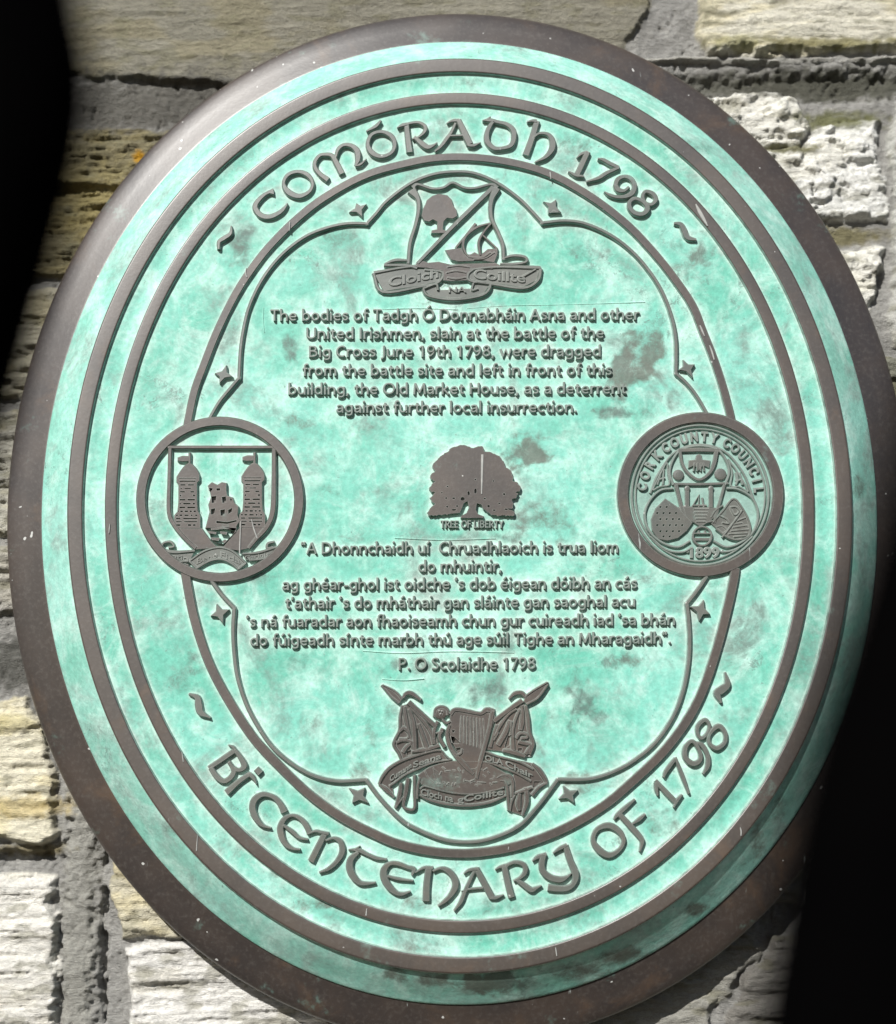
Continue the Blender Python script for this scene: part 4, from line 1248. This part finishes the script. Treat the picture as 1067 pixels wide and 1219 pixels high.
m.poly(W4((505, 300), (520, 293), (535, 300), (540, 325), (585, 330), (580, 375), (545, 360), (520, 390), (495, 360), (458, 375), (460, 330), (500, 325)), top=-1.6)
for x in (495, 512, 530, 546):
    m.ridge(W4((x, 345, 8), (x + (x - 520) * .2, 392, 7)), smooth=False, top=-0.6)
m.ridge(W4((370, 465, 16), (520, 468, 18), (690, 462, 16)), top=-0.5)
m.dome(*W4((402, 414))[0], 6.6, top=-0.8)
m.dome(*W4((645, 410))[0], 7.2, top=-0.8)
m.ridge(W4((388, 470, 24), (405, 540, 22), (425, 620, 24), (440, 690, 20)), top=-0.5)
m.ridge(W4((668, 470, 18), (650, 540, 18), (630, 610, 20), (610, 690, 20)), top=-0.6)
m.poly(W4((400, 600), (440, 590), (490, 600), (580, 600), (640, 605), (612, 660), (575, 690), (530, 715), (490, 690), (450, 670)), top=-1.0)
for i, y in enumerate((612, 630, 648, 666, 684)):
    m.ridge(W4((488 + i * 4, y, 7), (576 - i * 5, y, 7)), smooth=False, top=-0.3)
for x in (453, 590):
    m.ridge(W4((x, 500, 24), (x, 600, 26)), smooth=False, top=-0.5)
    m.dome(*W4((x, 492))[0], 3.4, top=-0.3)
m.ridge(W4((480, 600, 8), (520, 530, 10), (520, 600, 8)), smooth=False, top=-0.9)
m.ridge(W4((540, 545, 10), (548, 600, 10)), smooth=False, top=-0.9)
m.ridge(W4((490, 590, 12), (565, 590, 12)), smooth=False, top=-0.9)
m.build('upper_shield', M_SHD, mr)
m = MB()
dots = []
for r_, y in enumerate((600, 635, 670, 705, 740, 770)):
    for c_, x in enumerate(range(262, 480, 36)):
        X = x + (18 if r_ % 2 else 0)
        if X > 262 + max(0, y - 735) * 1.2 and X < 462 - max(0, 690 - y) * 1.05 - max(0, y - 700) * 1.2 and X > 325 - (y - 560) * 0.95:
            dots.append(W4((X - 6, y - 5), (X + 6, y - 7), (X + 4, y + 5), (X - 7, y + 4)))
m.poly(W4((325, 548), (400, 600), (485, 690), (450, 740), (400, 780), (340, 796), (285, 785), (250, 735), (243, 670), (270, 605)), holes=dots, top=-0.4, bev=0.8)
m.build('dotted_shield', M_SHD, mr)
m = MB()
m.poly(W4((720, 548), (775, 610), (812, 690), (812, 760), (760, 785), (690, 775), (620, 725), (585, 690), (640, 640)), top=-1.6, bev=0.6)
for a in (((600, 690, 10), (660, 620, 12), (720, 552, 12), (775, 612, 12), (812, 690, 12), (812, 762, 12), (755, 787, 12), (690, 776, 12), (620, 726, 12)), ((655, 775, 10), (720, 690, 10), (770, 620, 10)), ((700, 600, 9), (735, 600, 9), (752, 625, 9), (725, 645, 9), (700, 600, 9)),
          ((640, 650, 9), (680, 670, 9), (690, 695, 9), (655, 690, 9)), ((620, 715, 9), (655, 710, 9), (680, 735, 9), (650, 750, 9), (620, 716, 9)), ((720, 700, 8), (770, 690, 8)), ((715, 718, 8), (800, 705, 8)), ((705, 738, 8), (808, 728, 8)), ((690, 756, 8), (800, 750, 8)), ((740, 680, 8), (790, 660, 8)), ((720, 772, 8), (790, 766, 8)),
          ((590, 660, 10), (615, 620, 12), (660, 590, 10)), ((600, 680, 10), (560, 690, 12))):
    m.ridge(W4(*a), top=-0.3, bev=0.8)
m.build('striped_shield', M_SHD, mr)
m = MB()
c = W4((540, 768))[0]
m.ridge(ring_pts(c[0], c[1], 11.2, 11.2, 28), closed=True, width=2.6, smooth=False, top=-0.4)
m.ridge(W4((490, 752, 8), (590, 752, 8)), smooth=False, top=-0.6)
m.ridge(W4((488, 786, 20), (592, 786, 20)), smooth=False, top=-1.2)
m.ridge(W4((520, 735, 10), (520, 750, 14)), smooth=False, top=-0.6)
m.ridge(W4((556, 735, 10), (556, 750, 14)), smooth=False, top=-0.6)
m.build('roundel', M_SHD, mr)

# ------------------------------------------------------------------ bottom crest: harp, pikes and banners
hc = pivot('crest', 553, 890, 'crest of a harp between crossed pikes and banners above scrolls')
W5, W6, W7, W8 = Win(445, 805, 9.7), Win(545, 805, 9.7), Win(445, 885, 10.67), Win(555, 885, 10.67)


def pike(Wn, mir):
    """one pike with its hook and shaft; the mirrored tracing serves the other side"""
    m = MB()
    if not mir:
        m.poly(Wn((85, 100), (110, 95), (230, 160), (290, 205), (330, 265), (300, 325), (240, 280), (190, 225)), top=-1.0, bev=0.8)
        m.ridge(Wn((90, 105, 20), (190, 225, 22), (290, 310, 24)), top=0.2)
        m.ridge(Wn((100, 100, 16), (240, 170, 22), (330, 265, 24)), top=0.2)
        m.ridge(Wn((340, 250, 34), (375, 200, 46), (440, 200, 50), (545, 275, 30)), top=0.2)
        m.ridge(Wn((400, 300, 60), (560, 440, 52), (720, 585, 52)), top=0)
    else:
        m.poly(Wn((1045, 65), (1050, 110), (960, 235), (890, 290), (800, 335), (760, 290), (790, 210), (900, 140)), top=-1.0, bev=0.8)
        m.ridge(Wn((1040, 70, 22), (900, 150, 24), (790, 225, 24)), top=0.2)
        m.ridge(Wn((1045, 95, 22), (930, 250, 24), (800, 325, 26)), top=0.2)
        m.ridge(Wn((595, 262, 26), (660, 200, 46), (740, 195, 50), (790, 240, 40)), top=0.2)
        m.ridge(Wn((750, 280, 60), (590, 390, 52), (420, 520, 56)), top=0)
    m.build('pike', M_BRZ, hc)


pike(W5, False)
pike(W6, True)
m = MB()
m.poly(W5((320, 340), (390, 320), (420, 360), (560, 480), (700, 620), (760, 800), (600, 860), (440, 930), (310, 970), (290, 880), (230, 800), (250, 720), (300, 600)), top=-2.4,
       holes=[W5((500, 600), (520, 610), (575, 840), (500, 830)), W5((380, 870), (430, 850), (440, 900), (380, 920))])
for a in (((330, 340, 30), (305, 480, 34), (300, 620, 36), (250, 730, 40), (235, 800, 36), (290, 890, 36), (320, 965, 30)), ((355, 350, 40), (370, 480, 54), (400, 620, 44), (440, 760, 40), (460, 880, 40)), ((410, 380, 44), (455, 520, 56), (470, 700, 60), (480, 870, 50)),
          ((420, 360, 36), (540, 480, 46), (660, 640, 50), (700, 780, 50)), ((520, 550, 40), (570, 690, 56), (620, 840, 60)), ((300, 640, 40), (350, 600, 50), (410, 660, 40), (390, 720, 30), (290, 730, 40)), ((260, 770, 40), (340, 740, 44), (440, 760, 44), (380, 820, 50), (340, 880, 50)), ((440, 870, 40), (600, 850, 50), (760, 800, 50)), ((430, 330, 20), (560, 470, 18), (700, 590, 18))):
    m.ridge(W5(*a), top=-0.4, bev=1.2)
m.build('banner', M_BRZ, hc)
m = MB()
m.poly(W6((740, 300), (810, 350), (835, 560), (850, 720), (890, 800), (850, 930), (700, 940), (500, 870), (330, 850), (390, 700), (440, 520), (600, 420)), top=-2.4,
       holes=[W6((580, 690), (610, 690), (610, 790), (550, 830), (545, 800)), W6((700, 830), (745, 830), (740, 870), (690, 890))])
for a in (((790, 340, 34), (815, 480, 44), (830, 640, 44), (870, 780, 50), (830, 900, 50)), ((740, 340, 40), (750, 440, 50), (745, 540, 60), (730, 620, 50)), ((720, 380, 30), (670, 500, 36), (640, 640, 40), (640, 850, 60)), ((680, 380, 30), (590, 440, 40), (500, 560, 44), (430, 690, 40)), ((600, 510, 40), (560, 640, 60), (470, 800, 60)), ((620, 520, 20), (615, 680, 24)),
          ((680, 720, 40), (720, 665, 40), (790, 670, 40), (800, 710, 40), (730, 720, 40)), ((700, 760, 50), (790, 780, 50), (840, 800, 40), (790, 900, 50)), ((520, 860, 40), (640, 880, 60), (780, 930, 40)), ((450, 560, 36), (410, 700, 40), (380, 820, 44)), ((470, 650, 24), (420, 740, 24))):
    m.ridge(W6(*a), top=-0.4, bev=1.2)
m.build('banner', M_BRZ, hc)
m = MB()
# harp: column figure, neck, body and strings
m.poly(W5((880, 400), (920, 365), (1000, 365), (1120, 385), (1230, 415), (1270, 380), (1330, 355), (1400, 380), (1405, 470), (1370, 620), (1310, 840), (1250, 1020), (1200, 1180), (1130, 1130), (1040, 1000), (960, 880), (900, 760), (870, 640), (880, 520)), top=-1.2,
       holes=[W5((880, 690), (930, 700), (1000, 770), (960, 780), (900, 770)), W5((950, 830), (1000, 820), (1005, 845), (960, 865)), W5((905, 620), (935, 620), (930, 650), (908, 650))])
m.ridge(W5((890, 440, 50), (930, 390, 50), (1010, 390, 50), (1130, 415, 44), (1240, 430, 44), (1300, 390, 60), (1360, 395, 50)), top=0.2)
m.ridge(W5((1375, 400, 50), (1340, 600, 48), (1280, 830, 48), (1210, 1080, 50), (1190, 1180, 40)), top=0.2)
for i in range(8):
    x = 1010 + i * 36
    m.ridge(W5((x, 455 + i * 5, 9), (x - 10 + i * 4, 640 + i * 10, 9), (x - 10 + i * 3, 760 + i * 12, 8)), top=-0.6, bev=0.5)
m.ridge(W5((880, 560, 40), (850, 660, 44), (880, 800, 50), (960, 930, 56), (1060, 1040, 60), (1150, 1130, 40)), top=0.1)
m.ridge(W5((900, 860, 24), (950, 910, 30), (1010, 890, 30), (1020, 840, 20)), top=0.2)
m.dome(*W5((770, 420))[0], 8.2, top=0)
for a in (((700, 470, 30), (720, 380, 40), (790, 355, 40), (850, 390, 40), (850, 450, 36)), ((740, 520, 40), (700, 620, 44), (690, 720, 50)), ((790, 500, 30), (840, 540, 36), (890, 520, 30)), ((800, 600, 40), (760, 700, 44), (820, 820, 40)), ((720, 660, 24), (800, 640, 24))):
    m.ridge(W5(*a), top=-0.1, bev=1.0)
for x, y in ((760, 405), (790, 410), (775, 440)):
    m.dome(*W5((x, y))[0], 1.6, top=0.8)
m.build('harp', M_BRZ, hc)
m = MB()
m.poly(W7((560, 400), (700, 300), (850, 250), (1000, 220), (1180, 220), (1400, 220), (1560, 310), (1760, 420), (1740, 520), (1640, 560), (1500, 640), (1300, 650), (1100, 640), (900, 600), (700, 560), (600, 520)), top=-1.4)
rg = random.Random(5)
for i in range(34):
    x = 780 + rg.random() * 760; y = 300 + rg.random() * 230
    a = rg.uniform(0, 3.1)
    L = rg.uniform(18, 40)
    m.ridge(W7((x - L * math.cos(a), y - L * .6 * math.sin(a), 12), (x + L * math.cos(a), y + L * .6 * math.sin(a), 12)), smooth=False, top=-0.5 + 0.01 * i, bev=0.5)
for a in (((650, 350, 14), (690, 430, 14), (760, 495, 14)), ((760, 310, 14), (780, 410, 14), (820, 500, 14))):
    m.ridge(W7(*a), top=-0.4, bev=0.7)
m.build('mound', M_BRZ, hc)
m = MB()
m.poly(W7((65, 520), (100, 420), (200, 310), (400, 200), (600, 130), (850, 85), (940, 170), (990, 205), (750, 250), (560, 325), (400, 400), (280, 490), (240, 545), (260, 690), (150, 590)), top=-2.6)
for a in (((70, 520, 34), (110, 430, 44), (200, 315, 46), (350, 225, 44), (560, 150, 40), (760, 95, 34), (860, 90, 30)), ((70, 520, 30), (160, 590, 60), (260, 685, 30)), ((200, 545, 30), (270, 500, 30), (400, 400, 30), (560, 325, 30), (760, 245, 28), (990, 208, 16)), ((865, 95, 20), (930, 170, 20), (990, 208, 16)),
          ((350, 500, 40), (330, 650, 60), (280, 820, 40)), ((440, 440, 50), (410, 620, 60), (380, 790, 40), (440, 840, 40), (520, 820, 40), (520, 620, 40), (520, 400, 40)), ((590, 430, 30), (560, 560, 34), (555, 700, 30)), ((380, 680, 20), (320, 760, 24), (280, 820, 20))):
    m.ridge(W7(*a), top=-0.4, bev=1.1)
m.build('scroll', M_BRZ, hc)
m = MB()
m.poly(W8((190, 110), (260, 90), (450, 170), (640, 210), (840, 250), (980, 370), (1040, 500), (900, 580), (780, 700), (720, 920), (540, 860), (500, 640), (600, 400), (500, 310), (330, 250), (190, 235)), top=-2.6,
       holes=[W8((860, 480), (960, 480), (870, 570), (850, 560))])
for a in (((840, 255, 30), (930, 340, 60), (1010, 460, 56), (1020, 520, 40)), ((1030, 500, 30), (930, 560, 44), (840, 660, 50)), ((190, 232, 16), (340, 262, 28), (470, 315, 28), (640, 380, 30), (820, 480, 24)), ((240, 105, 20), (400, 165, 28), (560, 205, 26), (700, 250, 26), (850, 330, 24)),
          ((390, 440, 14), (470, 400, 36), (560, 420, 50), (595, 520, 50), (590, 680, 40)), ((430, 470, 16), (500, 490, 34), (525, 600, 44), (545, 850, 36)), ((620, 660, 20), (580, 740, 34), (560, 860, 14)), ((680, 640, 50), (665, 760, 70), (680, 850, 40)), ((760, 560, 60), (775, 740, 60), (720, 920, 26)), ((620, 640, 30), (740, 600, 50), (840, 560, 40))):
    m.ridge(W8(*a), top=-0.4, bev=1.1)
m.build('scroll', M_BRZ, hc)
m = MB()
m.poly(W7((580, 560), (720, 560), (900, 610), (1100, 640), (1300, 640), (1500, 610), (1660, 560), (1680, 660), (1520, 740), (1300, 790), (1100, 800), (850, 770), (690, 730), (580, 660)), top=-2.8)
for a in (((580, 660, 20), (700, 715, 40), (880, 765, 42), (1100, 790, 44), (1300, 785, 42), (1500, 745, 40), (1680, 665, 30)), ((590, 580, 22), (640, 545, 24), (720, 560, 20)), ((720, 560, 16), (900, 610, 22), (1100, 640, 22), (1350, 635, 22), (1660, 565, 20))):
    m.ridge(W7(*a), top=-0.4, bev=1.1)
m.build('scroll', M_BRZ, hc)
m = MB()
for body, pts, cap in (('Cumann', W7((205, 490), (480, 310)), 7.0), ('Seana', W7((500, 310), (860, 190)), 7.0), ('Cloch na', W7((600, 655), (1010, 745)), 7.6), ('gCoillte', W7((1060, 760), (1650, 650)), 7.6), ('OLA', W8((240, 215), (470, 275)), 6.6), ('Chair', W8((500, 285), (850, 450)), 7.0)):
    m.text(body, pts[0][0], pts[1][0], pts[0][1], pts[1][1], cap, top=-0.7, bold=0.0)
m.build('motto', M_LET, hc)

# ------------------------------------------------------------------ pale lime streaks that have run down the bronze
k = NT('lime_streak')
k.l(k.mix(k.noise(300, 3, 0.6, k.coord()), (0.20, 0.21, 0.20), (0.40, 0.40, 0.38)), k.b.inputs['Base Color'])
k.b.inputs['Roughness'].default_value = 0.8
M_LIME = k.m
for pts in ([(345.3, 264, 1.8), (345, 269, 1.4), (344.6, 274.5, 0.8)], [(655.2, 204.5, 1.4), (655.6, 209, 1.2), (656, 213, 0.7)], [(437, 1081, 0.6), (436.4, 1086, 1.3), (436, 1090, 1.6)], [(605.8, 1008, 1.0), (605.4, 1011.5, 0.7)], [(235.5, 994, 0.5), (234.6, 1004, 1.0), (234.2, 1013, 1.2)],
            [(574.5, 541, 3.0), (574, 565, 2.4), (573.6, 588, 1.4)], [(287, 620, 0.8), (286, 640, 1.4), (285.4, 659, 1.6)], [(299.5, 618, 0.7), (302.5, 630, 1.6), (306.5, 641, 1.4)], [(881.5, 985, 0.8), (882.6, 990, 1.4), (882.4, 995, 1.0)],
            [(661.5, 1128, 0.8), (662.4, 1133, 1.2), (663, 1138, 0.8)], [(131, 624, 0.6), (130.4, 630, 1.4), (130, 635, 0.7)], [(828.5, 243, 1.2), (833, 252, 4), (838, 261, 3.6), (842.5, 269, 1.2)], [(833.5, 387, 1.2), (836, 393, 2.2), (839, 400, 1.0)], [(845, 411, 1.2), (848, 419, 2.0), (850.5, 428, 1.4)],
            [(216.5, 895, 0.5), (217.6, 901, 1.2), (218.4, 907, 0.8)], [(293.6, 319, 0.8), (292.4, 325, 1.8), (294, 330, 1.2)]):
    m = MB()
    m.ridge(pts, top=0.95, base=-0.2, draft=0.2, bev=0.5, n=4)
    m.build('lime_streak', M_LIME, plaque)

# ------------------------------------------------------------------ added black tubes for two unidentified dark shapes at the frame edges
k = NT('plain_black')
k.b.inputs['Roughness'].default_value = 0.95
k.b.inputs['Specular IOR Level'].default_value = 0.0
k.l(k.mix(k.noise(60, 3, 0.6, k.coord()), (0.0006, 0.0006, 0.0008), (0.0014, 0.0013, 0.0012)), k.b.inputs['Base Color'])
M_BLACK = k.m


def blob(edge, side, label, w=1500.0, rpx=125.0):
    e = catmull(edge, False, 8)
    uv = Pn(e, w)
    t = np.gradient(uv, axis=0)
    t /= np.linalg.norm(t, axis=1)[:, None]
    nr = np.stack([-t[:, 1], t[:, 0]], 1)
    r = rpx * scale_at(533, 600, w)
    if nr[:, 0].mean() * side < 0:
        nr = -nr
    cpts = uv + nr * r
    n = 28
    V = []; Fc = []
    for i in range(len(cpts)):
        for q in range(n):
            a = 2 * math.pi * q / n
            V.append((cpts[i][0] + nr[i][0] * r * math.cos(a), cpts[i][1] + nr[i][1] * r * math.cos(a), w + r * math.sin(a)))
    for i in range(len(cpts) - 1):
        for q in range(n):
            Fc.append((i * n + q, i * n + (q + 1) % n, (i + 1) * n + (q + 1) % n, (i + 1) * n + q))
    Fc.append(tuple(range(n))); Fc.append(tuple((len(cpts) - 1) * n + q for q in reversed(range(n))))
    m = MB()
    m.add(V, Fc)
    ob = m.build('dark_blob', M_BLACK, None, smooth=True)
    ob['label'] = label
    ob['category'] = 'blob'
    return ob


blob([(60, -230), (78, -110), (97, 0), (111, 75), (106, 160), (86, 250), (56, 360), (18, 490), (-44, 640), (-150, 860), (-300, 1200), (-430, 1600)], -1,
    'blurred black bar curving down across the upper left corner, unidentified, added close to the camera')
blob([(1420, -700), (1330, -200), (1125, 330), (1062, 520), (1026, 660), (990, 780), (962, 860), (937, 960), (917, 1060), (901, 1150), (890, 1219), (860, 1500), (840, 1800)], 1,
    'blurred black bar across the lower right corner, unidentified, added close to the camera over the plaque rim', w=1590.0)
